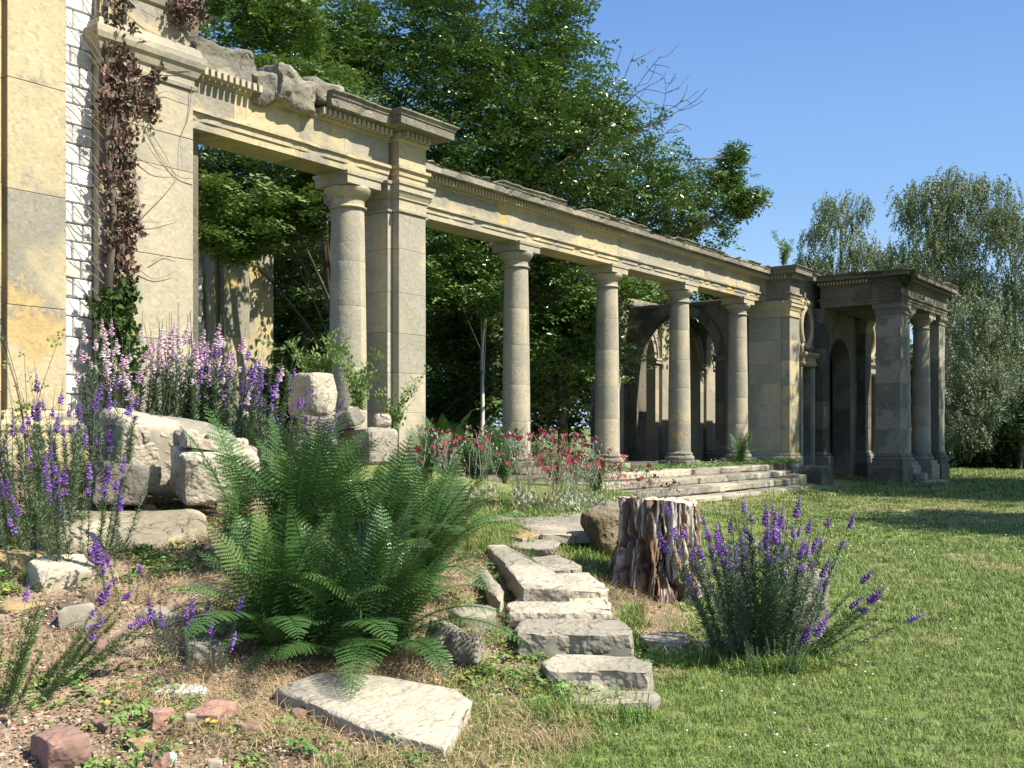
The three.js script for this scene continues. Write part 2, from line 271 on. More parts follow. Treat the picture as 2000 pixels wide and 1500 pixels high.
// ---------------------------------------------------------------- the colonnade
const BASE = 0.66, CAP = 5.34, TURN = TH;
function column(s, t, label, y0 = BASE, y1 = CAP, seed = 1, group = 'round columns of the colonnade', k = 1) {
  const R = rng(seed * 13 + 3), g = thing('stone_column', label, 'column', P(s, t, y0), TURN, group), H = y1 - y0;
  columnParts(g, H, R, k); return g;
}
function columnParts(g, H, R, k = 1, x = 0, z = 0, y = 0) {
  const base = mesh('base', lathe([[0.01, 0.13], [0.365, 0.13], [0.385, 0.16], [0.385, 0.21], [0.36, 0.245], [0.325, 0.25], [0.325, 0.275], [0.345, 0.29], [0.335, 0.32], [0.30, 0.335], [0.29, 0.37], [0.02, 0.37]].map(([a, b]) => [a * k, b])), M.weathered, g, [x, y, z]);
  mesh('plinth', cbox(0.80 * k, 0.13, 0.80 * k, 0.012), M.weathered, base, [0, 0.065, 0]);
  const ys = [0.37]; const n = 5; for (let i = 1; i < n; i++) ys.push(lerp(0.37, H - 0.5, i / n) + (R() - 0.5) * 0.25); ys.push(H - 0.5);
  const rad = (v) => { const f = (v - 0.37) / (H - 0.87); return k * (0.292 - 0.018 * f - 0.03 * f * f); };
  for (let i = 0; i < n; i++) {
    const a = ys[i], b = ys[i + 1], pts = [[rad(a) - 0.01, a + 0.0005], [rad(a), a + 0.004]]; for (let q = 1; q < 6; q++) pts.push([rad(lerp(a, b, q / 6)), lerp(a, b, q / 6)]); pts.push([rad(b), b - 0.002], [rad(b) - 0.01, b]);
    mesh('drum', lathe(pts), R() < 0.12 ? M.stained : M.stone, g, [x, y, z]);
  }
  const r = rad(H - 0.5);
  const cap = mesh('capital', lathe([[r - 0.02, H - 0.5], [r + 0.035, H - 0.49], [r + 0.04, H - 0.47], [r + 0.012, H - 0.455], [r + 0.002, H - 0.44], [r + 0.002, H - 0.345], [r + 0.03, H - 0.34], [r + 0.03, H - 0.325], [r + 0.06, H - 0.30], [r + 0.095, H - 0.255], [r + 0.115, H - 0.21], [r + 0.11, H - 0.18], [0.05, H - 0.179]].map(([a, b]) => [a, b])), M.stone, g, [x, y, z]);
  mesh('abacus', ring(0.70 * k, 0.70 * k, [[0, 0], [0, 0.12], [0.02, 0.125], [0.025, 0.17], [0.025, 0.178]]), M.stone, cap, [0, H - 0.179, 0]);
}
const cols = [[1, 0.977 * 11.5, 11.5], [2, 17.26, 12.8], [3, 20.80, 12.8], [4, 24.35, 12.8], [5, 27.9, 12.8]];
column(cols[0][1], cols[0][2], 'stone column beside the tall square pier, half hidden behind broken blocks', 0.66, CAP, 1);
column(cols[1][1], cols[1][2], 'stone column rising behind green ferns, first beyond the square pier', BASE, CAP, 2);
column(cols[2][1], cols[2][2], 'stone column above the red flowers, left of the dark arch', BASE, CAP, 3);
column(cols[3][1], cols[3][2], 'stone column standing in front of the dark arch opening', BASE, CAP, 4);
column(cols[4][1], cols[4][2], 'stone column closest to the far pier, at the right of the arch', BASE, CAP, 5);

function stack(parent, name, mat, w, d, y0, y1, courses, x, z, seed, c = 0.004) { // ashlar blocks, one to a course, round a mortar core
  const R = rng(seed), core = mesh(name, cbox(w - 0.03, y1 - y0 - 0.01, d - 0.03, 0.005), M.mortar, parent, [x, (y0 + y1) / 2, z]);
  const ys = [y0]; for (let i = 1; i < courses; i++) ys.push(lerp(y0, y1, i / courses) + (R() - 0.5) * 0.12); ys.push(y1);
  for (let i = 0; i < courses; i++) mesh('block', cbox(w + (R() - 0.5) * 0.006, ys[i + 1] - ys[i] - 0.003, d + (R() - 0.5) * 0.006, c), Array.isArray(mat) ? mat[Math.floor(R() * mat.length)] : mat, core, [0, (ys[i] + ys[i + 1]) / 2 - (y0 + y1) / 2, 0]);
  return core;
}
const ENT = [[0, 0], [0, 0.10], [0.022, 0.104], [0.022, 0.195], [0.062, 0.20], [0.062, 0.245], [0.03, 0.255], [0, 0.26], [0, 0.615], [0.02, 0.62], [0.045, 0.65], [0.045, 0.755], [0.15, 0.76], [0.165, 0.775], [0.28, 0.778], [0.28, 0.895], [0.295, 0.90], [0.305, 0.93], [0.34, 0.965], [0.34, 0.985], [0, 1.0]];
const PCAP = [[0, 0], [0.03, 0.005], [0.035, 0.04], [0.005, 0.05], [0.005, 0.20], [0.03, 0.205], [0.03, 0.225], [0.07, 0.30], [0.085, 0.31], [0.085, 0.40], [0.11, 0.41], [0.115, 0.455], [0, 0.46]];
const PBASE = [[0.09, 0], [0.09, 0.17], [0.075, 0.175], [0.075, 0.20], [0.085, 0.22], [0.085, 0.26], [0.06, 0.285], [0.04, 0.29], [0.04, 0.315], [0.05, 0.33], [0.04, 0.36], [0.01, 0.38], [0, 0.42]];
function beam(parent, L, x, z, o = {}) { // one stretch of entablature with its stones: x from 0 to L, frieze face at z
  const D = o.depth ?? 0.56, R = rng(o.seed ?? 5), mats = o.mats ?? [M.stone];
  const pick = () => mats[Math.floor(R() * mats.length)], cuts = (n) => { const r = [0]; for (let i = 1; i < n; i++) r.push(L * i / n + (R() - 0.5) * 0.3); r.push(L); return r; };
  const run = (name, prof, cs, mat, warp, st) => { for (let i = 0; i < cs.length - 1; i++) mesh(name, extr(prof, cs[i + 1] - cs[i] - 0.005, st ? Math.max(2, Math.round((cs[i + 1] - cs[i]) / st)) : 1, warp && ((v) => warp(v, cs[i]))), mat ?? pick(), parent, [x + cs[i], CAP - (o.base ?? 0), z]); };
  const nib = (v, c) => { const q = fbm3((v.x + c) * 7, v.y * 9, 3 + (o.seed ?? 0), 3); if (v.z > 0.01 && q > 0.22) v.z -= Math.min(0.03, (q - 0.22) * 0.15); };
  run('architrave_block', [[0, 0], [0, 0.10], [0.022, 0.104], [0.022, 0.195], [0.062, 0.20], [0.062, 0.245], [0.03, 0.255], [0, 0.258], [-D, 0.258], [-D, 0]], o.archCuts ?? cuts(o.na ?? 4), null, nib, 0.12);
  run('frieze_block', [[0, 0.261], [0, 0.615], [0.02, 0.62], [0.045, 0.65], [0.045, 0.755], [-D, 0.755], [-D, 0.261]], cuts(o.nf ?? 6));
  const rag = (v, c) => { const q = fbm3((v.x + c) * 2.2, v.y * 4, o.seed ?? 1, 4), r = fbm3((v.x + c) * 11, 2, o.seed ?? 1, 3); if (v.y > 0.93) { v.y -= Math.max(0, q - 0.02) * 0.28 + 0.02 * r; if (v.z > 0.2) v.z -= Math.max(0, q - 0.05) * 0.55 + 0.03 * Math.max(0, r); } };
  const [c0, c1] = o.corona ?? [0, L];
  const cc = [c0]; while (cc[cc.length - 1] < c1 - 1.9) cc.push(cc[cc.length - 1] + 1.3 + R() * 0.6); cc.push(c1);
  run('corona_block', [[0.15, 0.76], [0.165, 0.775], [0.28, 0.778], [0.28, 0.895], [-D, 0.895], [-D, 0.758], [0.1, 0.758]], cc, M.weathered, nib, 0.12);
  run('cymatium', [[0.28, 0.8955], [0.295, 0.905], [0.305, 0.935], [0.34, 0.97], [0.34, 0.99], [0.1, 1.0], [-D, 1.0], [-D, 0.8955]], cc, M.weathered, rag, 0.09);
  const dg = cbox(0.060, 0.098, 0.125, 0.004);
  for (let v = 0.06; v < L - 0.03; v += 0.0965) { if (o.missing?.(v)) continue; mesh('dentil', dg, M.stone, parent, [x + v, CAP - (o.base ?? 0) + 0.709, z + 0.105]); }
}

{ // bay 1: short broken entablature between the tall wall and pier
  const g = thing('entablature', 'broken entablature with exposed dentils between the ivy-clad wall and the square pier', 'entablature', P(8.06, 11.2, 0), TURN);
  beam(g, 3.75, 0, 0, { seed: 3, na: 2, nf: 4, mats: [M.stained, M.stone], corona: [2.30, 3.75], missing: (v) => (v > 1.13 && v < 1.33) || (v > 1.68 && v < 2.2) });
  // broken remains of the cornice
  mesh('broken_cornice', rock(1.14, 0.42, 0.85, 11, { rough: 0.11, round: 0.04, chips: 8, seg: 34, crease: 0.35 }), M.weathered, g, [0.60, CAP + 0.965, -0.30], [0.0, 0.02, -0.04]);
  mesh('broken_cornice', rock(0.42, 0.42, 0.7, 12, { rough: 0.12, round: 0.15, chips: 4, seg: 14 }), M.weathered, g, [1.24, CAP + 0.80, -0.20], [0.1, 0, 0.1]);
  mesh('broken_cornice', rock(0.86, 0.46, 0.85, 13, { rough: 0.13, round: 0.05, chips: 9, seg: 32, crease: 0.35 }), M.weathered, g, [1.80, CAP + 0.86, -0.18], [0.06, 0.05, -0.10]);
  mesh('broken_cornice', rock(0.62, 0.34, 0.74, 14, { rough: 0.12, round: 0.12, chips: 4, seg: 14 }), M.weathered, g, [2.32, CAP + 0.97, -0.16], [0, 0, -0.06]);
}
{ // pier 2 with its own projecting entablature
  const g = thing('square_pier', 'tall square stone pier with moulded capital behind the fern bank', 'pier', P(11.885, 11.2, 0), TURN);
  stack(g, 'shaft', [M.stone], 0.86, 1.25, 0.6, CAP - 0.46, 7, 0.33, -0.625, 21);
  stack(g, 'pilaster', [M.stone], 0.62, 0.14, 0.6, CAP - 0.46, 7, 0.31, 0.073, 22);
  mesh('capital', ring(0.86, 1.25, PCAP), M.stone, g, [0.33, CAP - 0.46, -0.625]);
  mesh('capital', ring(0.62, 0.28, PCAP), M.stone, g, [0.31, CAP - 0.457, 0.0035]);
  const e = mesh('entablature_block', ring(0.62, 0.55, ENT.slice(0, 12).concat([[-0.02, 0.76]])), M.stained, g, [0.31, CAP + 0.0025, -0.132]);
  mesh('corona', ring(0.68, 0.62, [[0.10, 0], [0.13, 0.002], [0.14, 0.016], [0.28, 0.019], [0.28, 0.135], [0, 0.136]]), M.weathered, e, [0.0, 0.762, 0.02]);
  const cy = ring(0.68, 0.62, [[0.24, 0], [0.295, 0.006], [0.305, 0.035], [0.34, 0.07], [0.34, 0.09], [0.1, 0.1]]);
  mesh('cymatium', cy, M.weathered, e, [0.0, 0.899, 0.02]);
  const lump = mesh('broken_top', rock(0.85, 0.16, 0.6, 15, { rough: 0.12, chips: 5, seg: 14 }), M.weathered, e, [-0.1, 1.02, 0.05]);
  const dg = cbox(0.060, 0.098, 0.125, 0.004);
  for (let v = -0.27; v < 0.3; v += 0.0965) mesh('dentil', dg, M.stone, e, [v, 0.709, 0.275 + 0.105]);
}
{ // bay 2: long entablature
  const g = thing('entablature', 'long stone entablature with dentils carried by four round columns', 'entablature', P(12.46, 12.52, 0), TURN);
  beam(g, 16.9, 0, 0, { seed: 9, archCuts: [0, 4.8, 8.34, 11.9, 15.45, 16.9], nf: 8, mats: [M.stone, M.stone, M.stained] });
}
{ // pier 3
  const g = thing('square_pier', 'square stone pier at the top of the steps, next to the oval window', 'pier', P(29.2, 12.05, 0), TURN);
  stack(g, 'shaft', [M.stone], 0.86, 1.0, 0.95, CAP - 0.46, 6, 0.43, -0.5, 31);
  stack(g, 'pilaster', [M.stained], 0.72, 0.26, 0.95, CAP - 0.46, 6, 0.40, 0.128, 32);
  mesh('base', ring(0.86, 1.0, PBASE), M.stone, g, [0.43, 0.53, -0.5]);
  mesh('base', ring(0.72, 0.30, PBASE), M.stained, g, [0.40, 0.527, 0.11]);
  mesh('plinth', cbox(0.95, 0.55, 0.6, 0.015), M.stained, g, [0.40, 0.26, 0.10]);
  mesh('capital', ring(0.86, 1.0, PCAP), M.stone, g, [0.43, CAP - 0.46, -0.5]);
  mesh('capital', ring(0.72, 0.30, PCAP), M.stained, g, [0.40, CAP - 0.457, 0.11]);
  mesh('entablature_block', ring(0.72, 1.0, ENT), M.weathered, g, [0.41, CAP + 0.0025, -0.23]);
  const dg = cbox(0.060, 0.098, 0.125, 0.004);
  for (let v = 0.09; v < 0.75; v += 0.0965) mesh('dentil', dg, M.stone, g, [v, CAP + 0.71, 0.27 + 0.105]);
  for (let v = -0.6; v < 0.2; v += 0.0965) mesh('dentil', dg, M.stone, g, [0.05 - 0.105, CAP + 0.71, v], [0, Math.PI / 2, 0]);
}
function wallShape(x0, x1, y0, y1, holes) {
  const s = new THREE.Shape([[x0, y0], [x1, y0], [x1, y1], [x0, y1]].map((q) => new THREE.Vector2(...q)));
  for (const h of holes) { const p = new THREE.Path(); if (h.oval) p.absellipse(h.c, h.y, h.rx, h.ry, 0, 2 * Math.PI); else { p.moveTo(h.c - h.w / 2, h.y0); p.lineTo(h.c + h.w / 2, h.y0); p.lineTo(h.c + h.w / 2, h.y1); if (h.arch) p.absarc(h.c, h.y1, h.w / 2, 0, Math.PI, false); else p.lineTo(h.c - h.w / 2, h.y1); p.closePath(); } s.holes.push(p); }
  return s;
}
const sectorGeo = (r0, r1, a0, a1, d, n = 3) => { const q = []; for (let i = 0; i <= n; i++) { const a = lerp(a0, a1, i / n); q.push(new THREE.Vector2(Math.cos(a) * r1, Math.sin(a) * r1)); } for (let i = n; i >= 0; i--) { const a = lerp(a0, a1, i / n); q.push(new THREE.Vector2(Math.cos(a) * r0, Math.sin(a) * r0)); } return boxUV(new THREE.ExtrudeGeometry(new THREE.Shape(q), { depth: d, bevelEnabled: false })); };
{ // cross wall with the dark arch: its face looks along the colonnade; local x runs back (t), local z towards -s
  const g = thing('arched_wall', 'shadowed stone cross wall pierced by a wide round arch behind the columns', 'wall', P(29.25, 12.95, 0), TURN + Math.PI / 2);
  const c = 2.55, r = 1.36, sp = 3.88;
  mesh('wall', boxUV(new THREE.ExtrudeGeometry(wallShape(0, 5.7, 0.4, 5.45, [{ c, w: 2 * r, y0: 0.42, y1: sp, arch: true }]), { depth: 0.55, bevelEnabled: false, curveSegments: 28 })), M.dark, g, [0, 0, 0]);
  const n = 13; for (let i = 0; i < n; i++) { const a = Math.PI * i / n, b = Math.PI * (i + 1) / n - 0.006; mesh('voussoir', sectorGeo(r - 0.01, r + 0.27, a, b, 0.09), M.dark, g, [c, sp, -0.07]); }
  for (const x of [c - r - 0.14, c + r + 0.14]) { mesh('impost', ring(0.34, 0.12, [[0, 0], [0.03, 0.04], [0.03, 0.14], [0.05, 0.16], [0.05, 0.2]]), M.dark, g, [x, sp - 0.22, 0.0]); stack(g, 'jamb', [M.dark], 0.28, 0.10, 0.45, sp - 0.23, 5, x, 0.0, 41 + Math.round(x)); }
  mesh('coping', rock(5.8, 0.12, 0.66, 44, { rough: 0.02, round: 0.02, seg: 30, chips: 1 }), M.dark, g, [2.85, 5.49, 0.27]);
}
{ // sunlit arcade seen through the arch
  const g = thing('arcade_wall', 'sunlit carved arcade wall seen through the dark arch', 'wall', P(29.6, 17.2, 0), TURN);
  const cs = [0.25, 3.55, 6.85, 10.15], y1 = 4.0, w = 2.05;
  mesh('wall', boxUV(new THREE.ExtrudeGeometry(wallShape(-1.4, 12, 0.4, 5.6, cs.map((c) => ({ c, w, y0: 0.42, y1, arch: true }))), { depth: 0.5, bevelEnabled: false, curveSegments: 24 })), M.stone, g, [0, 0, -0.5]);
  for (const c of cs) {
    mesh('archivolt', sectorGeo(w / 2 - 0.01, w / 2 + 0.12, 0, Math.PI, 0.07, 20), M.stone, g, [c, y1, 0.001]);
    mesh('archivolt', sectorGeo(w / 2 + 0.16, w / 2 + 0.24, 0, Math.PI, 0.10, 20), M.stone, g, [c, y1, 0.001]);
    for (const s of [-1, 1]) { mesh('impost', ring(0.30, 0.2, [[0, 0], [0.03, 0.03], [0.03, 0.1], [0.06, 0.13], [0.06, 0.2]]), M.stone, g, [c + s * (w / 2 + 0.13), y1 - 0.2, 0.02]); stack(g, 'jamb', [M.stone], 0.24, 0.08, 0.55, y1 - 0.21, 4, c + s * (w / 2 + 0.13), 0.04, 51); }
    const tr = new Tris(), carve = []; const R = rng(53);
    for (const s of [-1, 1]) for (let k = 0; k < 9; k++) { const q = new THREE.TorusGeometry(0.05 + 0.09 * R(), 0.025 + 0.015 * R(), 5, 9, 2 + 4 * R()); q.rotateZ(R() * 6); const a = 0.25 + 0.9 * R(); q.translate(s * (Math.cos(a) * (w / 2 + 0.38 + 0.12 * R())), Math.sin(a) * (w / 2 + 0.34 + 0.1 * R()), 0.03); carve.push(q); }
    mesh('carving', boxUV(mergeGeometries(carve)), M.stone, g, [c, y1, 0]);
  }
  for (const c of [-1.4, 1.9, 5.2, 8.5, 11.8]) { stack(g, 'pilaster', [M.stone], 0.52, 0.14, 0.95, 5.0, 4, c, 0.072, 55); mesh('capital', ring(0.52, 0.16, [[0, 0], [0.03, 0.02], [0.03, 0.06], [0, 0.07], [0, 0.2], [0.05, 0.24], [0.07, 0.32], [0.07, 0.38]]), M.stone, g, [c, 5.0, 0.075]); mesh('base', ring(0.52, 0.2, PBASE), M.weathered, g, [c, 0.53, 0.07]); }
  mesh('cornice', rock(13.4, 0.22, 0.75, 58, { rough: 0.015, round: 0.02, seg: 40, chips: 1 }), M.weathered, g, [5.3, 5.7, -0.2]);
}
{ // entrance front with its oval windows, and the porch before it
  const g = thing('facade_wall', 'stone entrance front with carved oval windows over narrow doorways behind the porch', 'wall', P(30.0, 12.0, 0), TURN);
  const ov = [1.0, 7.0];
  mesh('wall', boxUV(new THREE.ExtrudeGeometry(wallShape(0.06, 8.2, 0, 5.6, [{ c: 4, w: 2.0, y0: 0.05, y1: 3.6, arch: true }, ...ov.flatMap((c) => [{ c, w: 0.82, y0: 0.05, y1: 3.5 }, { oval: 1, c, y: 4.72, rx: 0.33, ry: 0.5 }])]), { depth: 0.6, bevelEnabled: false, curveSegments: 20 })), M.weathered, g, [0, 0, -0.6]);  // wall stone darkened: the porch interior's shade is put into its colour
  for (const c of ov) {
    const ringG = new THREE.TorusGeometry(0.42, 0.075, 8, 32); ringG.scale(1, 1.38, 1);
    const o = mesh('oval_surround', boxUV(ringG), M.stained, g, [c, 4.72, 0.02]);
    const sc = []; for (const s of [-1, 1]) for (const v of [-1, 1]) { const q = new THREE.TorusGeometry(0.12, 0.045, 6, 12, 5); q.translate(s * 0.3, v * 0.66, 0.03); sc.push(q); } const pl = new THREE.SphereGeometry(0.1, 10, 8); pl.translate(0, 0.72, 0.04); sc.push(pl);
    mesh('scrollwork', boxUV(mergeGeometries(sc)), M.stained, o);
    mesh('panel', cbox(0.62, 1.06, 0.05, 0.004), M.weathered, g, [c, 4.72, -0.45]);
    mesh('sill', ring(0.95, 0.12, [[0, 0], [0.02, 0.02], [0.05, 0.06], [0.05, 0.12], [0.02, 0.14], [0.02, 0.26], [0.08, 0.3], [0.12, 0.36], [0.12, 0.42]]), M.stained, g, [c, 3.52, 0.05]);
    for (const s of [-1, 1]) stack(g, 'door_jamb', [M.stone], 0.14, 0.1, 0.1, 3.5, 4, c + s * 0.49, 0.04, 61 + s);
  }
  for (const c of [2.0, 6.0, 7.95]) { stack(g, 'pilaster', [M.dark], 0.6, 0.28, 0.9, CAP - 0.46, 5, c, 0.14, 65); mesh('capital', ring(0.6, 0.28, PCAP), M.weathered, g, [c, CAP - 0.46, 0.14]); mesh('base', ring(0.6, 0.28, PBASE), M.weathered, g, [c, 0.49, 0.14]); mesh('plinth', cbox(0.8, 0.5, 0.5, 0.015), M.dark, g, [c, 0.25, 0.14]); }  // pilasters darker too, with the interior shade in their colour
  mesh('cornice', extr(ENT.map(([z, y]) => [z, y]).concat([[-0.55, 1.0], [-0.55, 0]]), 8.0), M.weathered, g, [0.9, CAP + 0.004, 0.003]);
  mesh('added_backing_wall', cbox(8.1, 5.4, 0.3, 0.01), M.dark, g, [4.15, 2.7, -1.85]);  // wall added behind the doorways to keep them dark
  mesh('added_roof_slab', cbox(8.1, 0.2, 1.5, 0.01), M.dark, g, [4.15, 5.52, -1.36]);  // roof slab added to shut out sky light behind the doorways
  for (const x of [0.2, 8.1]) mesh('added_end_wall', cbox(0.25, 5.4, 1.1, 0.01), M.dark, g, [x, 2.7, -1.15]);  // end walls added to close off the dark space
}
{  // porch stones: grime, plus deeper shade painted into the darker materials
  const g = thing('entrance_porch', 'shaded stone porch with square corner piers and round columns standing on the lawn', 'porch', P(31.5, 9.3, 0), TURN);
  const W = 5.0, D = 2.42;
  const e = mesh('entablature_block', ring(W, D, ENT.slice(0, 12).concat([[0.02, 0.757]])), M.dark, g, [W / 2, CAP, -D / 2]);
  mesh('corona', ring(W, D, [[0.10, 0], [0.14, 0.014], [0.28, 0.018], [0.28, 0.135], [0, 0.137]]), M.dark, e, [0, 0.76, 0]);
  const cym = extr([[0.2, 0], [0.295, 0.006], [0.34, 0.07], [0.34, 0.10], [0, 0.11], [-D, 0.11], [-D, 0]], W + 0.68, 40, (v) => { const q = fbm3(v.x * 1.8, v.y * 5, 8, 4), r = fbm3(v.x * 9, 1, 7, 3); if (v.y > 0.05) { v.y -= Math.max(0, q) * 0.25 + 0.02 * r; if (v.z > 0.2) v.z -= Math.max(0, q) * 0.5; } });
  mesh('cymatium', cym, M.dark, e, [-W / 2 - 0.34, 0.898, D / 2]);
  const dg = cbox(0.060, 0.098, 0.125, 0.004);
  for (let v = -D / 2; v < 0.3; v += 0.0965) mesh('dentil', dg, M.stone, e, [-W / 2 - 0.105, 0.709, v], [0, Math.PI / 2, 0]);
  for (let v = -W / 2 + 0.05; v < W / 2; v += 0.0965) mesh('dentil', dg, M.weathered, e, [v, 0.709, D / 2 + 0.105]);
  const y0 = 0.88;
  for (const x of [0.42, W - 0.42]) {
    stack(g, 'corner_pier', [M.weathered], 0.72, 0.72, y0, CAP - 0.30, 6, x, -0.40, 71 + Math.round(x));
    mesh('capital', ring(0.72, 0.72, [[0, 0], [0.03, 0.005], [0.035, 0.04], [0.01, 0.05], [0.01, 0.1], [0.06, 0.16], [0.08, 0.17], [0.08, 0.27], [0.1, 0.298]]), M.weathered, g, [x, CAP - 0.30, -0.40]);
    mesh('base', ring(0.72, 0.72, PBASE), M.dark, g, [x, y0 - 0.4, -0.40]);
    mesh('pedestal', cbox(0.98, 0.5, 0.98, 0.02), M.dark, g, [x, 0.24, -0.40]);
  }
  for (const x of [1.42, W - 1.42]) {
    columnParts(g, CAP - 0.5, rng(80 + x), 1.0, x, -0.42, 0.5);
    mesh('pedestal', cbox(0.92, 0.52, 0.92, 0.02), M.weathered, g, [x, 0.25, -0.42]);
  }
}

// ---------------------------------------------------------------- the tall ivy-clad wall on the left
const TW = 10.95;
{
  const g = thing('ruined_wall', 'tall yellow-stained stone wall of pilasters with a white brick strip at the picture edge', 'wall', P(5.68, TW, 0), TURN);
  const X = (s) => s - 5.68, top = 9.0;
  const joints = (px, ys) => ys.map((y) => onWall(px, y, TW)[1]);
  function pil(x0, x1, z0, dep, ys, mats, seed) {
    const R = rng(seed), core = mesh('pilaster', cbox(x1 - x0 - 0.03, ys[ys.length - 1] - ys[0] - 0.01, dep - 0.03, 0.004), M.mortar, g, [(x0 + x1) / 2, (ys[0] + ys[ys.length - 1]) / 2, z0 - dep / 2]);
    for (let i = 0; i < ys.length - 1; i++) mesh('block', cbox(x1 - x0 + (R() - 0.5) * 0.008, ys[i + 1] - ys[i] - 0.004, dep + (R() - 0.5) * 0.008, 0.006), mats[i % mats.length], core, [0, (ys[i] + ys[i + 1]) / 2 - (ys[0] + ys[ys.length - 1]) / 2, 0]);
  }
  pil(-1.6, -0.06, 0.05, 0.6, [0.8, 1.9, 3.0, 4.1, 5.2, 6.3, 7.4, top], [M.stained], 90);
  mesh('back_wall', cbox(3.8, top - 0.7, 0.3, 0.01), M.mortar, g, [0.9, (top + 0.7) / 2, -0.62]);
  pil(0.03, X(6.375), 0, 0.55, [0.8, 1.72, ...joints(75, [600, 378, 165]), 6.5, 7.7, top], [M.stained, M.stained], 91);
  pil(X(7.165), X(8.05), 0, 0.7, [0.8, 1.7, 2.6, ...joints(320, [500, 325]), 5.1, 5.70], [M.stone], 93);
  pil(X(7.165), X(8.05), -0.06, 0.62, [6.24, 7.2, 8.1, top], [M.stained], 94);
  pil(X(6.80), X(7.155), -0.05, 0.5, [0.8, 1.6, 2.5, 3.4, 4.3, 5.1, 5.70], [M.stone], 95);
  pil(X(6.80), X(7.155), -0.10, 0.5, [6.24, 7.2, 8.1, top], [M.stained], 96);
  const cap = ring(1.25, 0.72, [[0, 0], [0.03, 0.005], [0.04, 0.05], [0.01, 0.07], [0.01, 0.14], [0.04, 0.16], [0.07, 0.24], [0.10, 0.27], [0.12, 0.33], [0.12, 0.40], [0.08, 0.43], [0.06, 0.50], [0, 0.54]]);
  mesh('capital', cap, M.stone, g, [X(7.425), 5.70, -0.36]);
  mesh('string_course', ring(1.25, 0.6, [[0, 0], [0.03, 0.02], [0.06, 0.10], [0, 0.14]]), M.stone, g, [X(7.425), 6.62, -0.36]);
  mesh('base', ring(X(6.375) - 0.03, 0.55, [[0.16, 0], [0.16, 0.42], [0.13, 0.43], [0.13, 0.47], [0.15, 0.50], [0.15, 0.56], [0.11, 0.60], [0.08, 0.61], [0.08, 0.65], [0.05, 0.69], [0, 0.72]]), M.stained, g, [(0.03 + X(6.375)) / 2, 1.0, -0.275]);
  // white painted bricks between the pilasters
  const R = rng(97), core = mesh('brick_panel', cbox(X(6.80) - X(6.375) - 0.01, top - 0.8, 0.3, 0.004), M.white, g, [(X(6.375) + X(6.80)) / 2, (top + 0.8) / 2, -0.365]);
  const w = X(6.80) - X(6.375); let y = 0.8, row = 0;
  while (y < 6.4) { const h = 0.20 + R() * 0.04; let a = -w / 2, first = row % 2 ? 0.28 : 0.16; first += (R() - 0.5) * 0.05;
    for (const [p, q] of [[a, a + first], [a + first, w / 2]]) mesh('brick', cbox(q - p - 0.010, h - 0.012, 0.07, 0.012), M.white, core, [(p + q) / 2, y + h / 2 - (top + 0.8) / 2, 0.165 + (R() - 0.5) * 0.016]);
    y += h; row++; }
}
{ // standing fragment of the back wall with leaf shadows
  const g = thing('wall_fragment', 'freestanding back wall fragment dappled with leaf shadows, seen past the ivy wall', 'wall', P(12.1, 17, 0), TURN);
  const y1 = onWall(515, 495, 17)[1];
  stack(g, 'wall', [M.stained], 2.35, 0.4, 0.6, y1, 5, 1.2, -0.2, 101);
  stack(g, 'pilaster', [M.stained], 0.62, 0.2, 0.6, y1 + 0.004, 5, 1.28, 0.1, 102);
  stack(g, 'pilaster', [M.stone], 0.16, 0.12, 0.6, y1 - 0.1, 5, 0.72, 0.06, 103);
  const R = rng(104); let y = 0.7, row = 0;
  while (y < y1 - 0.6) { for (let k = 0; k < 2; k++) mesh('brick', cbox(0.28 - (k ? 0.06 : 0), 0.14, 0.1, 0.01), M.white, g, [0.18 + k * 0.27 - (row % 2) * 0.03, y + 0.075, 0.04]); y += 0.152; row++; }
}
// ---------------------------------------------------------------- steps and terrace
{
  const f = cbox(14.6, 0.3, 7.0, 0.01); const o = structure('terrace_floor', f, M.dark); o.position.copy(P(21.9, 15.3, 0.49)); o.rotation.y = TURN;
  const rows = [['top', 0.655, 11.2, 17.6, 26.5, 1.2], ['second', 0.50, 10.72, 17.2, 26.9, 0.75], ['third', 0.345, 10.15, 17.4, 26.2, 0.8], ['lowest', 0.17, 9.75, 17.2, 26.0, 0.65]];
  const R = rng(111);
  const g = thing('stone_steps', 'broad flight of worn pale steps in front of the columns', 'steps', P(17, 9.75, 0), TURN);
  for (const [nm, y, t, s0, s1, d] of rows) {
    let s = s0; let k = 0;
    while (s < s1 - 0.4) { const L = Math.min(1.3 + R() * 1.3, s1 - s); const seed = Math.floor(R() * 1000);
      mesh('tread', rock(L - 0.015, 0.15 + 0.02 * R(), d, seed, { rough: 0.025, round: 0.05, chips: 2, seg: 20 }), R() < 0.3 ? M.weathered : M.rock, g, [s + L / 2 - 17, y - 0.08, (9.75 - t) - d / 2 + (R() - 0.5) * 0.05], [0, (R() - 0.5) * 0.02, (R() - 0.5) * 0.012]); s += L; k++; }
  }
}
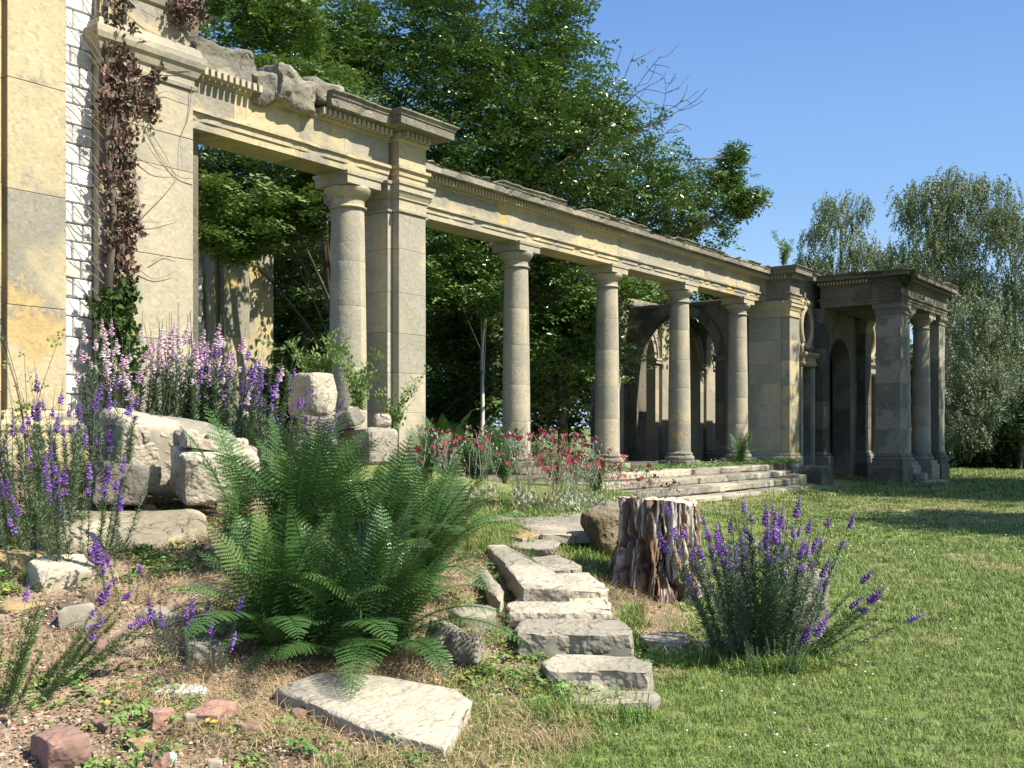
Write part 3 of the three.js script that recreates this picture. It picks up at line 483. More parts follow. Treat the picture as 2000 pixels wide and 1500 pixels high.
// ---------------------------------------------------------------- loose stones
function onGround(px, py) { let p = onY(px, py, 0.1); for (let k = 0; k < 24; k++) p = onY(px, py, Math.min(1.3, 0.5 * (p.y + groundY(p.x, p.z)))); return V(p.x, groundY(p.x, p.z), p.z); }
function slabThing(name, label, pts, thick, seed, mat, o = {}, group, cat = 'stone slab') {
  const [g, c] = slab(pts, thick, seed, o); const m = mesh(name, g, mat); m.position.copy(c); return tag(m, label, cat, group);
}
const PATH = 'garden path stones';
slabThing('flat_slab', 'large pale slab with a fern frond lying across it, bottom of the bank', [[540, 1345, 0.13], [620, 1312, 0.15], [760, 1318, 0.15], [890, 1345, 0.13], [922, 1368, 0.115], [868, 1462, 0.075], [720, 1420, 0.10]], 0.12, 1, M.rock, { rag: 0.008 });
slabThing('step_stone', 'narrow kerb stone sunk in grass, lowest of the path stones', [[1085, 1358, 0.055], [1120, 1345, 0.06], [1280, 1345, 0.06], [1292, 1362, 0.05], [1280, 1372, 0.05], [1090, 1376, 0.05]], 0.09, 2, M.rock, {}, PATH);
slabThing('step_stone', 'rough step stone with weeds hanging over its front face', [[1062, 1292, 0.155], [1085, 1275, 0.165], [1240, 1280, 0.165], [1278, 1294, 0.155], [1262, 1312, 0.155], [1075, 1308, 0.15]], 0.15, 3, M.rock, { side: 0.04 }, PATH);
slabThing('step_stone', 'thick step stone with a mossy dark front, third up the path', [[1004, 1226, 0.255], [1030, 1205, 0.265], [1205, 1207, 0.265], [1240, 1230, 0.255], [1232, 1240, 0.25], [1015, 1238, 0.25]], 0.19, 4, M.rock, { side: 0.035 }, PATH);
slabThing('step_stone', 'clean pale step stone right below the two long slabs', [[988, 1182, 0.31], [1015, 1163, 0.32], [1180, 1163, 0.32], [1198, 1188, 0.305], [1190, 1196, 0.305], [995, 1196, 0.305]], 0.10, 5, M.rock, {}, PATH);
slabThing('long_slab', 'long narrow slab lying end-on up the path, its left edge raised', [[950, 1064, 0.55], [985, 1062, 0.55], [1080, 1112, 0.46], [1112, 1150, 0.40], [1022, 1148, 0.41], [985, 1100, 0.48]], 0.15, 6, M.rock, { rag: 0.006 }, PATH);
slabThing('paving_slab', 'pale square slab touching the right side of the long slab', [[1078, 1120, 0.405], [1150, 1117, 0.41], [1190, 1148, 0.375], [1175, 1153, 0.37], [1110, 1154, 0.37]], 0.10, 7, M.rock, {}, PATH);
slabThing('paving_slab', 'small pale slab next to grass, behind the square slab', [[1038, 1088, 0.45], [1090, 1082, 0.46], [1135, 1103, 0.43], [1125, 1112, 0.42], [1062, 1114, 0.42]], 0.10, 8, M.rock, {}, PATH);
slabThing('paving_slab', 'dark sunken slab along the left side of the long slab', [[912, 1072, 0.46], [945, 1072, 0.46], [985, 1106, 0.40], [980, 1130, 0.36], [945, 1100, 0.42]], 0.08, 9, M.weathered, {}, PATH);
slabThing('paving_slab', 'flat slab among grass tufts, just above the long slab', [[960, 1056, 0.51], [1010, 1046, 0.53], [1095, 1058, 0.51], [1080, 1074, 0.48], [1000, 1066, 0.50]], 0.06, 10, M.weathered, {}, PATH);
slabThing('flagstone', 'long cracked flagstone running up to the mossy rock by the stump', [[1000, 1020, 0.575], [1040, 1010, 0.58], [1140, 1004, 0.58], [1200, 1012, 0.57], [1160, 1042, 0.55], [1060, 1044, 0.55]], 0.09, 11, M.rock, {}, PATH);
slabThing('flagstone', 'brownish flagstone with a broken edge, left of the cracked flagstone', [[960, 1028, 0.56], [995, 1022, 0.565], [1052, 1042, 0.55], [1020, 1052, 0.54], [985, 1044, 0.55]], 0.07, 12, M.mossRock, {}, PATH);
slabThing('flagstone', 'wide grey flagstone below the dried flower stems', [[905, 1003, 0.585], [960, 998, 0.59], [1130, 998, 0.59], [1200, 1000, 0.585], [1090, 1008, 0.58], [960, 1016, 0.575]], 0.05, 13, M.weathered, {}, PATH);
slabThing('flagstone', 'small grey flagstone between two grass patches', [[905, 1026, 0.56], [940, 1020, 0.57], [962, 1028, 0.56], [930, 1036, 0.55]], 0.05, 14, M.weathered, {}, PATH);
slabThing('edge_block', 'dark undercut block beneath the red flowers', [[905, 967, 0.72], [935, 961, 0.73], [975, 966, 0.725], [968, 976, 0.71], [915, 974, 0.71]], 0.18, 15, M.mossRock);
slabThing('side_stone', 'irregular flat stone at the grass edge, right of the thick step', [[1250, 1242, 0.10], [1290, 1230, 0.11], [1335, 1232, 0.11], [1352, 1252, 0.10], [1338, 1262, 0.09], [1290, 1262, 0.09]], 0.11, 16, M.rock);
slabThing('side_stone', 'bare sandy slab at the foot of the purple-flowered bush', [[1350, 1258, 0.05], [1400, 1244, 0.06], [1470, 1262, 0.05], [1480, 1285, 0.04], [1420, 1292, 0.04], [1380, 1280, 0.045]], 0.06, 17, M.rock, { rag: 0.03 });
slabThing('wedge_stone', 'upright pointed stone sliver left of the path', [[935, 1118, 0.44], [950, 1112, 0.45], [982, 1150, 0.40], [978, 1175, 0.36], [962, 1160, 0.38]], 0.10, 18, M.rock);
slabThing('edging_stone', 'grey scalloped stone left of the pale step stone', [[880, 1190, 0.34], [905, 1176, 0.36], [940, 1178, 0.36], [972, 1182, 0.35], [970, 1196, 0.33], [900, 1202, 0.33]], 0.14, 19, M.weathered);

function stone(name, label, px, py, Z, [w, h, d], turn, mat, seed, o = {}, cat = 'stone') {
  const m = mesh(name, rock(w, h, d, seed, o), mat); m.position.copy(at(px, py, Z)); m.rotation.set(o.rx ?? 0, turn, o.rz ?? 0, 'YXZ'); return tag(m, label, cat, o.group);
}
stone('fallen_block', 'big fallen block with a sloping lit top, under the pink flowers', 318, 888, 9.1, [1.0, 0.62, 0.8], 0.62, M.rock, 201, { rough: 0.035, round: 0.06, chips: 4, rx: 0.16, rz: -0.14, seg: 22 }, 'block');
stone('fallen_block', 'grey block with a chipped corner behind the left toadflax', 232, 945, 8.5, [0.42, 0.34, 0.4], 0.5, M.weathered, 202, { rough: 0.06, round: 0.08, chips: 5, rz: -0.1, seg: 16 }, 'block');
{ // fragment of a carved cornice: toothed top with deep sockets
  const g = thing('cornice_fragment', 'fallen cornice fragment with scalloped carved teeth, beside the big fallen block', 'carved stone', at(418, 905, 8.55), 0.55);
  const b = mesh('body', rock(0.62, 0.42, 0.5, 203, { rough: 0.05, round: 0.1, chips: 3, seg: 16 }), M.rock, g, [0, -0.06, 0], [0.25, 0, 0.05]);
  for (let i = 0; i < 3; i++) for (let j = 0; j < 2; j++) mesh('tooth', rock(0.13, 0.15, 0.15, 210 + i * 2 + j, { round: 0.25, rough: 0.08, seg: 8 }), M.rock, g, [-0.22 + i * 0.2, 0.2 - i * 0.035, -0.12 + j * 0.2]);
  for (let j = 0; j < 2; j++) mesh('rail', rock(0.6, 0.09, 0.09, 218 + j, { round: 0.2, rough: 0.06, seg: 10 }), M.rock, g, [0, 0.17 - j * 0.03, -0.03 + j * 0.19], [0, 0, -0.17]);
}
stone('ledge_rock', 'mossy flat ledge rock covered in dry brown moss above the cut blocks', 245, 1066, 7.75, [1.2, 0.36, 0.85], 0.35, M.mossRock, 221, { rough: 0.07, round: 0.2, rx: 0.18, seg: 18 });
stone('ledge_rock', 'low weathered ledge rock just below the boulder', 190, 1020, 8.6, [0.9, 0.26, 0.6], -0.2, M.mossRock, 222, { rough: 0.08, round: 0.2, rx: 0.12, seg: 16 });
stone('cut_block', 'grey cut block with a yellow lichen streak down its corner', 118, 1135, 6.7, [0.36, 0.26, 0.36], 0.7, M.rock, 223, { rough: 0.03, round: 0.06, chips: 2, rx: 0.2, seg: 14 }, 'block');
stone('cut_block', 'small cream cube of stone tipped on its edge among weeds', 152, 1215, 6.1, [0.2, 0.2, 0.16], 0.35, M.stone, 224, { rough: 0.03, round: 0.06, chips: 2, rx: -0.1, rz: 0.1, seg: 10 }, 'block');
stone('moss_rock', 'orange moss-topped rock at the left picture edge', 30, 1130, 6.9, [0.48, 0.36, 0.4], 0.2, M.mossRock, 225, { rough: 0.1, round: 0.28, seg: 14 });
stone('moss_rock', 'small mossy rock below the moss-topped one', 35, 1205, 6.3, [0.32, 0.2, 0.3], 0.8, M.mossRock, 226, { rough: 0.1, round: 0.28, seg: 12 });
stone('root_stone', 'half-buried ribbed stone under the purple spikes before the ferns', 318, 1225, 6.2, [0.26, 0.18, 0.22], -0.4, M.rock, 227, { rough: 0.09, round: 0.2, rz: -0.3, seg: 12 });
stone('root_stone', 'grey stone wedged under the fern at its shaded base', 400, 1275, 5.8, [0.22, 0.14, 0.2], 0.4, M.weathered, 228, { rough: 0.08, round: 0.2, seg: 10 });
stone('flat_flint', 'flat pale grey stone flush with the dry earth', 345, 1352, 5.35, [0.3, 0.05, 0.17], 0.1, M.white, 229, { rough: 0.08, round: 0.2, chips: 4, seg: 10 });
stone('upper_block', 'upright pale block behind the toadflax, left of the near column', 612, 772, 12.4, [0.55, 0.5, 0.4], -0.75, M.rock, 231, { rough: 0.06, round: 0.18, seg: 14 }, 'block');
stone('upper_block', 'tilted flat block propped on rubble in front of the near column', 668, 822, 11.9, [0.42, 0.2, 0.36], -0.2, M.weathered, 232, { rough: 0.05, round: 0.08, rz: 0.3, rx: 0.15, seg: 12 }, 'block');
stone('upper_block', 'broken dark rubble piece under the tilted flat block', 622, 842, 11.8, [0.42, 0.34, 0.36], 0.3, M.weathered, 233, { rough: 0.12, round: 0.15, chips: 5, seg: 14 }, 'block');
stone('upper_block', 'large long block with a rough pale face at the pier foot', 705, 872, 12.0, [0.82, 0.42, 0.45], -0.72, M.rock, 234, { rough: 0.06, round: 0.12, seg: 16 }, 'block');
stone('upper_block', 'small rounded cobble sitting on top of the large long block', 746, 822, 12.2, [0.2, 0.16, 0.2], 0.3, M.rock, 235, { rough: 0.08, round: 0.3, seg: 10 }, 'block');
stone('upper_block', 'thin broken slice leaning against the upright pale block', 690, 806, 12.3, [0.26, 0.1, 0.2], 0.6, M.stone, 236, { rough: 0.06, round: 0.1, rz: -0.25, seg: 8 }, 'block');
stone('tilted_stone', 'short square stone post standing in grass below the ferns', 900, 1020, 9.4, [0.13, 0.26, 0.13], 0.4, M.mossRock, 237, { rough: 0.07, round: 0.12, rz: 0.12, seg: 10 });
stone('moss_boulder', 'dark pointed mossy boulder leaning beside the tree stump', 1182, 1030, 9.6, [0.38, 0.42, 0.32], 0.5, M.mossDark, 238, { rough: 0.1, round: 0.28, rz: 0.35, seg: 14 });
stone('garden_block', 'rounded carved stone block behind the purple-flowered bush', 1562, 1150, 7.75, [0.34, 0.3, 0.34], 0.3, M.rock, 239, { rough: 0.06, round: 0.2, seg: 14 }, 'block');
stone('garden_block', 'square base stone below the rounded carved block', 1566, 1198, 7.75, [0.30, 0.2, 0.3], 0.3, M.weathered, 240, { rough: 0.03, round: 0.06, seg: 10 }, 'block');
stone('mossy_block', 'dark moss-topped stone block on the lawn at the end of the steps', 1592, 932, 27.8, [0.85, 0.62, 0.7], TH, M.dark, 241, { rough: 0.04, round: 0.1, seg: 12 }, 'block');
stone('curb_slab', 'thin pale slab on the lawn in front of the porch columns', 1815, 941, 32.0, [1.9, 0.12, 0.9], TH, M.rock, 242, { rough: 0.03, round: 0.05, seg: 14 }, 'stone slab');
stone('ashlar_block', 'small squared block on the slab by the porch', 1800, 931, 31.6, [0.34, 0.22, 0.3], TH, M.rock, 243, { rough: 0.03, round: 0.06, seg: 8 }, 'block');
stone('step_rubble', 'pale ochre rubble at the right end of the broad steps', 1552, 938, 27.2, [0.7, 0.3, 0.5], TH, M.stained, 244, { rough: 0.1, round: 0.15, seg: 12 });
stone('step_rubble', 'flat rubble piece on grass below the end of the steps', 1570, 957, 27.0, [0.8, 0.14, 0.5], TH + 0.3, M.rock, 245, { rough: 0.08, round: 0.15, seg: 12 });
stone('bank_stone', 'pale ribbed stone in fern shadow, right side of the big slab', 868, 1255, 6.2, [0.2, 0.22, 0.24], 0.4, M.rock, 246, { rough: 0.08, round: 0.15, rz: -0.4, seg: 12 });
stone('bank_stone', 'grey crumbling stone touching the pale ribbed stone', 908, 1265, 6.1, [0.2, 0.16, 0.2], -0.2, M.weathered, 247, { rough: 0.1, round: 0.25, seg: 12 });
// red sandstone and brick rubble in the earth
for (const [px, py, Z, w, h, d, mat, lab] of [
  [120, 1478, 4.75, 0.26, 0.15, 0.18, M.red, 'reddish brick-like rock with a cream chip at the bottom left corner'],
  [315, 1415, 4.95, 0.11, 0.12, 0.09, M.red, 'small round red cobble standing proud of the dry soil'],
  [375, 1412, 4.95, 0.065, 0.09, 0.06, M.stone, 'small cream pebble next to the round red cobble'],
  [415, 1402, 5.0, 0.24, 0.10, 0.16, M.red, 'flat dull red stone sunk in straw, right of the cream pebble'],
  [210, 1415, 4.95, 0.13, 0.05, 0.1, M.red, 'low red stone half buried under dead grass'],
  [312, 1490, 4.55, 0.08, 0.07, 0.07, M.red, 'pinkish red stone cut off by the bottom edge'],
  [335, 1482, 4.6, 0.05, 0.05, 0.04, M.white, 'tiny white pebble by the bottom edge'],
  [275, 1455, 4.75, 0.1, 0.06, 0.08, M.mossRock, 'tan crumbly stone between red rubble'],
  [490, 1425, 4.9, 0.12, 0.06, 0.1, M.red, 'dark red shard left of the big slab'],
  [598, 1393, 5.15, 0.17, 0.06, 0.09, M.red, 'brick-red stone wedged under the slab edge'],
  [420, 1490, 4.6, 0.06, 0.04, 0.06, M.stone, 'pale chip lying on dark earth'],
  [180, 1265, 5.75, 0.16, 0.08, 0.12, M.red, 'rusty stone below the tipped cream cube']]) stone('rubble_stone', lab, px, py, Z, [w, h, d], px * 0.7, mat, px, { rough: 0.1, round: 0.16, seg: 10, group: 'small rubble in the bare earth' }, 'rubble').position.copy(onGround(px, py + 8).add(V(0, h * 0.28, 0)));

// ---------------------------------------------------------------- tree stump
{
  const c = onY(1288, 1160, 0.13), H = 0.80, g = thing('tree_stump', 'weathered grey tree stump with deep fissured sides', 'tree stump', V(c.x, groundY(c.x, c.z) - 0.04, c.z));
  const n = 340, rows = 46, pos = [], uv = [], idx = [];
  const rad = (a, f) => {
    const flare = 0.315 + 0.13 * Math.pow(1 - f, 2.0) + 0.01 * f;
    const x = Math.cos(a), z = Math.sin(a), tw = 0.35 * f;
    const lobes = 0.10 * fbm3(x * 2.3 + 3, f * 0.6, z * 2.3, 3) * (1.5 - 0.5 * f);
    const wx = 0.25 * fbm3(x * 3, f * 3.5, z * 3, 3), rib = 0.6 * fbm3(Math.cos(a + tw + wx) * 5, f * 1.4, Math.sin(a + tw + wx) * 5, 4) + 0.7 * fbm3(Math.cos(a + wx) * 14, f * 2.4, Math.sin(a + wx) * 14, 4), crack = Math.abs(fbm3(Math.cos(a + wx) * 3.6 + 9, f * 1.3 + 2, Math.sin(a + wx) * 3.6, 3));
    const hole = sm(0.12, 0.32, fbm3(x * 3.4 - 4, f * 2.6, z * 3.4 + 6, 3)) * 0.10;
    return flare + lobes + 0.06 * rib - 0.10 * sm(0.085, 0.0, crack) - hole * (1 - f * 0.4) + 0.006 * noise3(a * 40, f * 30, 1);
  };
  for (let j = 0; j <= rows; j++) for (let i = 0; i <= n; i++) { const f = j / rows, a = (i % n) / n * 2 * Math.PI, r = rad(a, f), y = f * (H + 0.04 * fbm3(Math.cos(a) * 3, 5, Math.sin(a) * 3) - 0.09 * sm(0.2, 0.5, Math.cos(a - 0.2)) * (noise3(a * 9, 2, 2) * 0.4 + 0.6)); pos.push(Math.cos(a) * r, y, -Math.sin(a) * r); uv.push(i / n * 2.3, y); }
  for (let j = 0; j < rows; j++) for (let i = 0; i < n; i++) { const a = j * (n + 1) + i, b = a + 1, d = a + n + 1, e = d + 1; idx.push(a, b, e, a, e, d); }
  const s = new THREE.BufferGeometry(); s.setAttribute('position', new THREE.Float32BufferAttribute(pos, 3)); s.setAttribute('uv', new THREE.Float32BufferAttribute(uv, 2)); s.setIndex(idx); s.computeVertexNormals();
  const wt = tex(1024, (u, v) => { const a = pfbm(u, v, 60, 4, 811, 4), b = pfbm(u, v, 9, 4, 821, 2), w = sm(-0.1, 0.3, a + 0.5 * b); let q = mix3([0.13, 0.088, 0.06], [0.50, 0.45, 0.38], w); q = mix3(q, [0.24, 0.12, 0.06], 0.7 * sm(0.12, 0.4, pfbm(u, v, 12, 4, 831, 3))); return q.map((x) => x * (1 + 0.35 * pfbm(u, v, 150, 2, 841, 12))); }, true, 1.15);
  const wb = tex(1024, (u, v) => [0.5 + 0.8 * pfbm(u, v, 60, 4, 811, 4) + 0.2 * pfbm(u, v, 150, 2, 841, 12)], false, 1.15);
  mesh('stump_body', s, sm_(wt, wb, 0.025), g);
  const tp = [0, H - 0.03, 0], tu = [0, 0], ti = []; const R2 = 14;
  for (let k = 1; k <= R2; k++) for (let i = 0; i <= 120; i++) { const a = (i % 120) / 120 * 2 * Math.PI, f = k / R2, r = rad(a, 1) * f * 0.995, e = k === R2 ? H + 0.04 * fbm3(Math.cos(a) * 3, 5, Math.sin(a) * 3) - 0.09 * sm(0.2, 0.5, Math.cos(a - 0.2)) * (noise3(a * 9, 2, 2) * 0.4 + 0.6) : H + 0.05 * fbm3(Math.cos(a) * r * 9, 5, Math.sin(a) * r * 9) - 0.02; tp.push(Math.cos(a) * r, e, -Math.sin(a) * r); tu.push(Math.cos(a) * r, Math.sin(a) * r); }
  for (let i = 0; i < 120; i++) ti.push(0, 1 + i, 2 + i);
  for (let k = 0; k < R2 - 1; k++) for (let i = 0; i < 120; i++) { const a = 1 + k * 121 + i, b = a + 1, d = a + 121, e = d + 1; ti.push(a, d, e, a, e, b); }
  const t = new THREE.BufferGeometry(); t.setAttribute('position', new THREE.Float32BufferAttribute(tp, 3)); t.setAttribute('uv', new THREE.Float32BufferAttribute(tu, 2)); t.setIndex(ti); t.computeVertexNormals();
  const ct = tex(512, (u, v) => { const x = u - 0.5, y = v - 0.5, r = Math.hypot(x, y) * 60 + 2 * pfbm(u, v, 6, 3, 851), k = 0.5 + 0.5 * Math.sin(r * 2); let q = mix3([0.56, 0.48, 0.37], [0.40, 0.33, 0.25], k * 0.5 + 0.5 * sm(0, 0.4, pfbm(u, v, 20, 4, 861))); return q; }, true, 1);
  mesh('cut_top', t, sm_(ct, bumpRock, 0.03), g);
}
// ---------------------------------------------------------------- trees
const barkT = tex(512, (u, v) => { const a = pfbm(u, v, 24, 4, 901, 5); return mix3([0.05, 0.04, 0.03], [0.11, 0.09, 0.07], sm(-0.2, 0.3, a)); }, true, 1), barkM = sm_(barkT, null, 0);
const birchT = tex(512, (u, v) => { const a = pfbm(u, v, 5, 4, 911, 24); return mix3([0.62, 0.59, 0.53], [0.08, 0.07, 0.06], sm(0.12, 0.3, a)); }, true, 1), birchM = sm_(birchT, null, 0);
function twig(n, len, wid, spread, seed, o = {}) { // a spray of leaves, each folded along its midrib
  const R = rng(seed), T = new Tris();
  for (let i = 0; i < n; i++) {
    const f = (i + 0.5) / n, side = i % 2 ? 1 : -1, base = V((f - 0.4) * spread * 2, (R() - 0.5) * spread * 0.5 - (o.hang ?? 0) * f, (R() - 0.5) * spread * (o.flat ?? 1));
    const yaw = side * (0.6 + R() * 0.7) + (R() - 0.5) * 0.8, dir = V(Math.cos(yaw), (R() - 0.55) * (o.tilt ?? 0.9), Math.sin(yaw)).normalize(), up = V((R() - 0.5) * 0.9, 1, (R() - 0.5) * 0.9), sid = dir.clone().cross(up).normalize(), nn = sid.clone().cross(dir);
    const L = len * (0.7 + 0.6 * R()), W = wid * (0.7 + 0.5 * R()), tip = base.clone().addScaledVector(dir, L), mid = base.clone().addScaledVector(dir, L * 0.45);
    const a = mid.clone().addScaledVector(sid, W / 2).addScaledVector(nn, W * 0.18), b = mid.clone().addScaledVector(sid, -W / 2).addScaledVector(nn, W * 0.18);
    T.tri(base, a, tip); T.tri(base, tip, b);
  }
  return T.geo();
}
const twigBroad = [twig(13, 0.115, 0.062, 0.17, 1), twig(13, 0.105, 0.058, 0.19, 2)], twigBeech = [twig(16, 0.10, 0.06, 0.2, 3, { flat: 1.4, tilt: 0.25 })], twigDark = [twig(15, 0.15, 0.075, 0.26, 4)], twigBig = [twig(16, 0.24, 0.13, 0.42, 5)];
const strand = (() => { const out = []; for (let k = 0; k < 2; k++) { const R = rng(70 + k), T = new Tris(); for (let i = 0; i < 34; i++) { const f = i / 34, b = V(0.12 * Math.sin(f * 2 + k) + (R() - 0.5) * 0.16, -1.5 * f, (R() - 0.5) * 0.16), d = V(R() - 0.5, -0.9 - R(), R() - 0.5).normalize(), s = d.clone().cross(V(R() - 0.5, R() - 0.5, R() - 0.5)).normalize(), L = 0.1 + 0.05 * R(), t = b.clone().addScaledVector(d, L), m = b.clone().addScaledVector(d, L * 0.5); T.tri(b, m.clone().addScaledVector(s, L * 0.32), t); T.tri(b, t, m.clone().addScaledVector(s, -L * 0.32)); } out.push(T.geo()); } return out; })();
const LM = {
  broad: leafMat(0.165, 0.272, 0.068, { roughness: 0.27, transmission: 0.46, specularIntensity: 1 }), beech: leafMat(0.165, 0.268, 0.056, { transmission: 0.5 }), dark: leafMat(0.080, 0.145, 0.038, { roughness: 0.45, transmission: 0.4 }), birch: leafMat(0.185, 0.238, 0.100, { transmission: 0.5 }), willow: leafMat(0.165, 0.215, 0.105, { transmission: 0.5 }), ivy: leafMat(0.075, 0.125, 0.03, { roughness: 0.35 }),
};
function tree(name, label, o) {
  // o.base [x,z]; lobes [[centre, rx, ry, rz, weight]]; sprays: number of leaf sprays
  const R = rng(o.seed), gy = groundY(o.base[0], o.base[1]), g = thing(name, label, 'tree', V(o.base[0], gy, o.base[1]), 0, o.group), org = V(o.base[0], gy, o.base[1]);
  const lobes = o.lobes.map(([px, py, Z, rx, ry, rz, w]) => ({ c: at(px, py, Z).sub(org), rx, ry, rz, w: (w ?? 1) * rx * ry })), W = lobes.reduce((a, b) => a + b.w, 0);
  const top = lobes.reduce((a, b) => b.c.y > a.c.y ? b : a), H = o.trunkH ?? Math.max(1.5, top.c.y * 0.75), r0 = o.r ?? 0.2, wood = o.bark ?? barkM;
  const lean = V((o.lean?.[0] ?? 0) + (top.c.x) * 0.35, H, (top.c.z) * 0.35);
  const tp = [V(0, -0.2, 0), V(lean.x * 0.2 + 0.05, H * 0.35, lean.z * 0.2), V(lean.x * 0.6 - 0.05, H * 0.7, lean.z * 0.6), lean];
  mesh('trunk', tube(tp, r0, r0 * 0.45, 9, 14), wood, g);
  const tc = new THREE.CatmullRomCurve3(tp);
  for (const L of lobes) for (let k = 0; k < (o.limbs ?? 2); k++) {
    const e = L.c.clone().add(V((R() - 0.5) * L.rx, (R() - 0.3) * L.ry, (R() - 0.5) * L.rz)), f = Math.min(1, Math.max(0.25, (e.y / H) * 0.6 * (0.7 + 0.5 * R()))), st = tc.getPointAt(f), m = st.clone().lerp(e, 0.5); m.y += (o.arch ?? 0.15) * st.distanceTo(e) * (R() - 0.2);
    const b = mesh('branch', tube([st, m, e], r0 * 0.22, r0 * 0.05, 5, 7), wood, g);
    for (let q = 0; q < (o.sub ?? 2); q++) { const p0 = m.clone().lerp(e, 0.3 + 0.6 * R()), p2 = p0.clone().add(V((R() - 0.5) * 2 * L.rx * 0.6, (R() - 0.3) * L.ry * 0.8, (R() - 0.5) * L.rz)); mesh('twig', tube([p0, p0.clone().lerp(p2, 0.5).add(V(0, 0.1, 0)), p2], r0 * 0.08, r0 * 0.025, 4, 5), wood, b); }
  }
  const clumps = []; for (const L of lobes) { const n = Math.max(3, Math.round((o.cl ?? 7) * Math.max(1, L.rx * L.ry))); for (let k = 0; k < n; k++) { const d = V(R() * 2 - 1, R() * 2 - 1, R() * 2 - 1).normalize(), q = 0.45 + 0.6 * Math.sqrt(R()), r = Math.min(L.rx, L.ry, L.rz) * (0.28 + 0.30 * R()) + 0.12; clumps.push({ c: V(d.x * L.rx * q, d.y * L.ry * q, d.z * L.rz * q).add(L.c), r, w: L.w / n }); } }
  const geos = o.geo ?? twigBroad, n = Math.round(o.sprays / geos.length), gap = o.gap ?? 0.0;
  geos.forEach((gg, gi) => scatter('crown', gg, o.leaf ?? LM.broad, n, (i, m, c) => {
    let L, p;
    if (R() < (o.solid ?? 0.25)) { let w = R() * W, k = 0; while (k < lobes.length - 1 && w > lobes[k].w) { w -= lobes[k].w; k++; } L = lobes[k]; const a = R() * 6.283, h = R() * 2 - 1, hh = Math.sqrt(1 - h * h), q = Math.pow(R(), 0.4) * (1.05 + 0.5 * fbm3(Math.cos(a) * 3 + L.c.x, h * 3, Math.sin(a) * 3 + o.seed, 3)); p = V(Math.cos(a) * hh * q * L.rx, h * q * L.ry, Math.sin(a) * hh * q * L.rz).add(L.c); }
    else { L = clumps[(i * 7919 + Math.floor(R() * clumps.length)) % clumps.length]; const a = R() * 6.283, h = R() * 2 - 1, q = L.r * Math.pow(R(), 0.45) * 1.25, hh = Math.sqrt(1 - h * h);
    p = V(Math.cos(a) * hh * q * (o.flat ?? 1.15), h * q * (o.thick ?? 0.7), Math.sin(a) * hh * q * (o.flat ?? 1.15)).add(L.c); }
    if (fbm3(p.x * 1.6 + o.seed, p.y * 2.2, p.z * 1.6, 2) < gap - 0.14) return false;
    if (p.y + gy < 0.15) return false;
    const s = (0.75 + 0.55 * R()) * (o.size ?? 1);
    compose(m, p, o.hang ? (R() - 0.5) * 0.9 : (R() - 0.5) * 1.1, R() * 6.283, o.hang ? (R() - 0.5) * 0.9 : (R() - 0.6) * 1.0, s, o.hang ? s * (0.35 + 0.6 * R()) : s);
    const t = 0.75 + 0.5 * R(), y = R() < 0.12 ? 0.35 : 0; c.setRGB(t * (1 + y), t * (1 + 0.3 * y), t * (1 - 0.2 * y));
  }, g));
  return g;
}
const zx = (px, Z) => (px - 1000) / F * Z;
tree('broadleaf_tree', 'large bright green broadleaf tree rising behind the long entablature', { seed: 1, base: [zx(1010, 27), -27], r: 0.22, trunkH: 7, sprays: 20000, gap: 0.05, limbs: 3, sub: 4, cl: 9, solid: 0.4,
  lobes: [[950, 60, 26, 2.1, 2.1, 1.8], [1010, 250, 26, 2.3, 1.8, 2], [1150, 330, 28, 1.9, 1.5, 1.6], [1260, 385, 30, 1.8, 1.35, 1.6], [1370, 400, 31, 1.2, 1.15, 1.2], [1430, 320, 31, 0.3, 0.8, 0.5, 1.2], [1450, 400, 31, 0.55, 0.35, 0.5, 1.2], [780, 160, 26, 2.3, 2.1, 2], [900, 330, 25.5, 2.1, 1.3, 1.6], [1090, 120, 26.5, 0.9, 1.7, 1.1], [620, 120, 26, 1.8, 1.6, 1.6], [1350, 470, 31, 1.5, 0.6, 1.1], [1180, 230, 27.5, 0.8, 0.6, 0.8]] });
{ // bare dead boughs reaching out of the big crown
  const g = thing('dead_bough', 'bare dead branches against the blue sky beside the big tree crown', 'branch', V(zx(1150, 25), 8, -25)); const o = g.position, R = rng(8);
  const b = (pts, r) => tube(pts.map(([x, y]) => at(x, y, 25 + R() * 0.6).sub(o)), r, 0.006, 4, 8);
  for (const [k, r] of [[[[1080, 330], [1160, 270], [1240, 185], [1298, 152]], 0.035], [[[1190, 240], [1215, 165], [1240, 100]], 0.02], [[[1150, 285], [1185, 180], [1215, 90]], 0.02], [[[1240, 185], [1270, 215], [1262, 270]], 0.012], [[[1200, 290], [1270, 240], [1335, 195]], 0.022], [[[1260, 250], [1310, 225], [1345, 205]], 0.012], [[[1230, 190], [1265, 140], [1290, 110]], 0.012], [[[1298, 152], [1300, 185], [1290, 230]], 0.008], [[[1225, 330], [1300, 260], [1330, 240]], 0.012]]) {
    const br = mesh('branch', b(k, r), barkM, g), n = k.length;
    for (let q = 0; q < 5; q++) { const i = Math.floor(R() * (n - 1)), u = R(), x = lerp(k[i][0], k[i + 1][0], u), y = lerp(k[i][1], k[i + 1][1], u), dx = 15 + 35 * R(), dy = (R() - 0.75) * 60; mesh('twig', b([[x, y], [x + dx * 0.5, y + dy * 0.3 + (R() - 0.5) * 10], [x + dx * (0.8 + 0.3 * R()), y + dy]], 0.009), barkM, br); }
  }
}
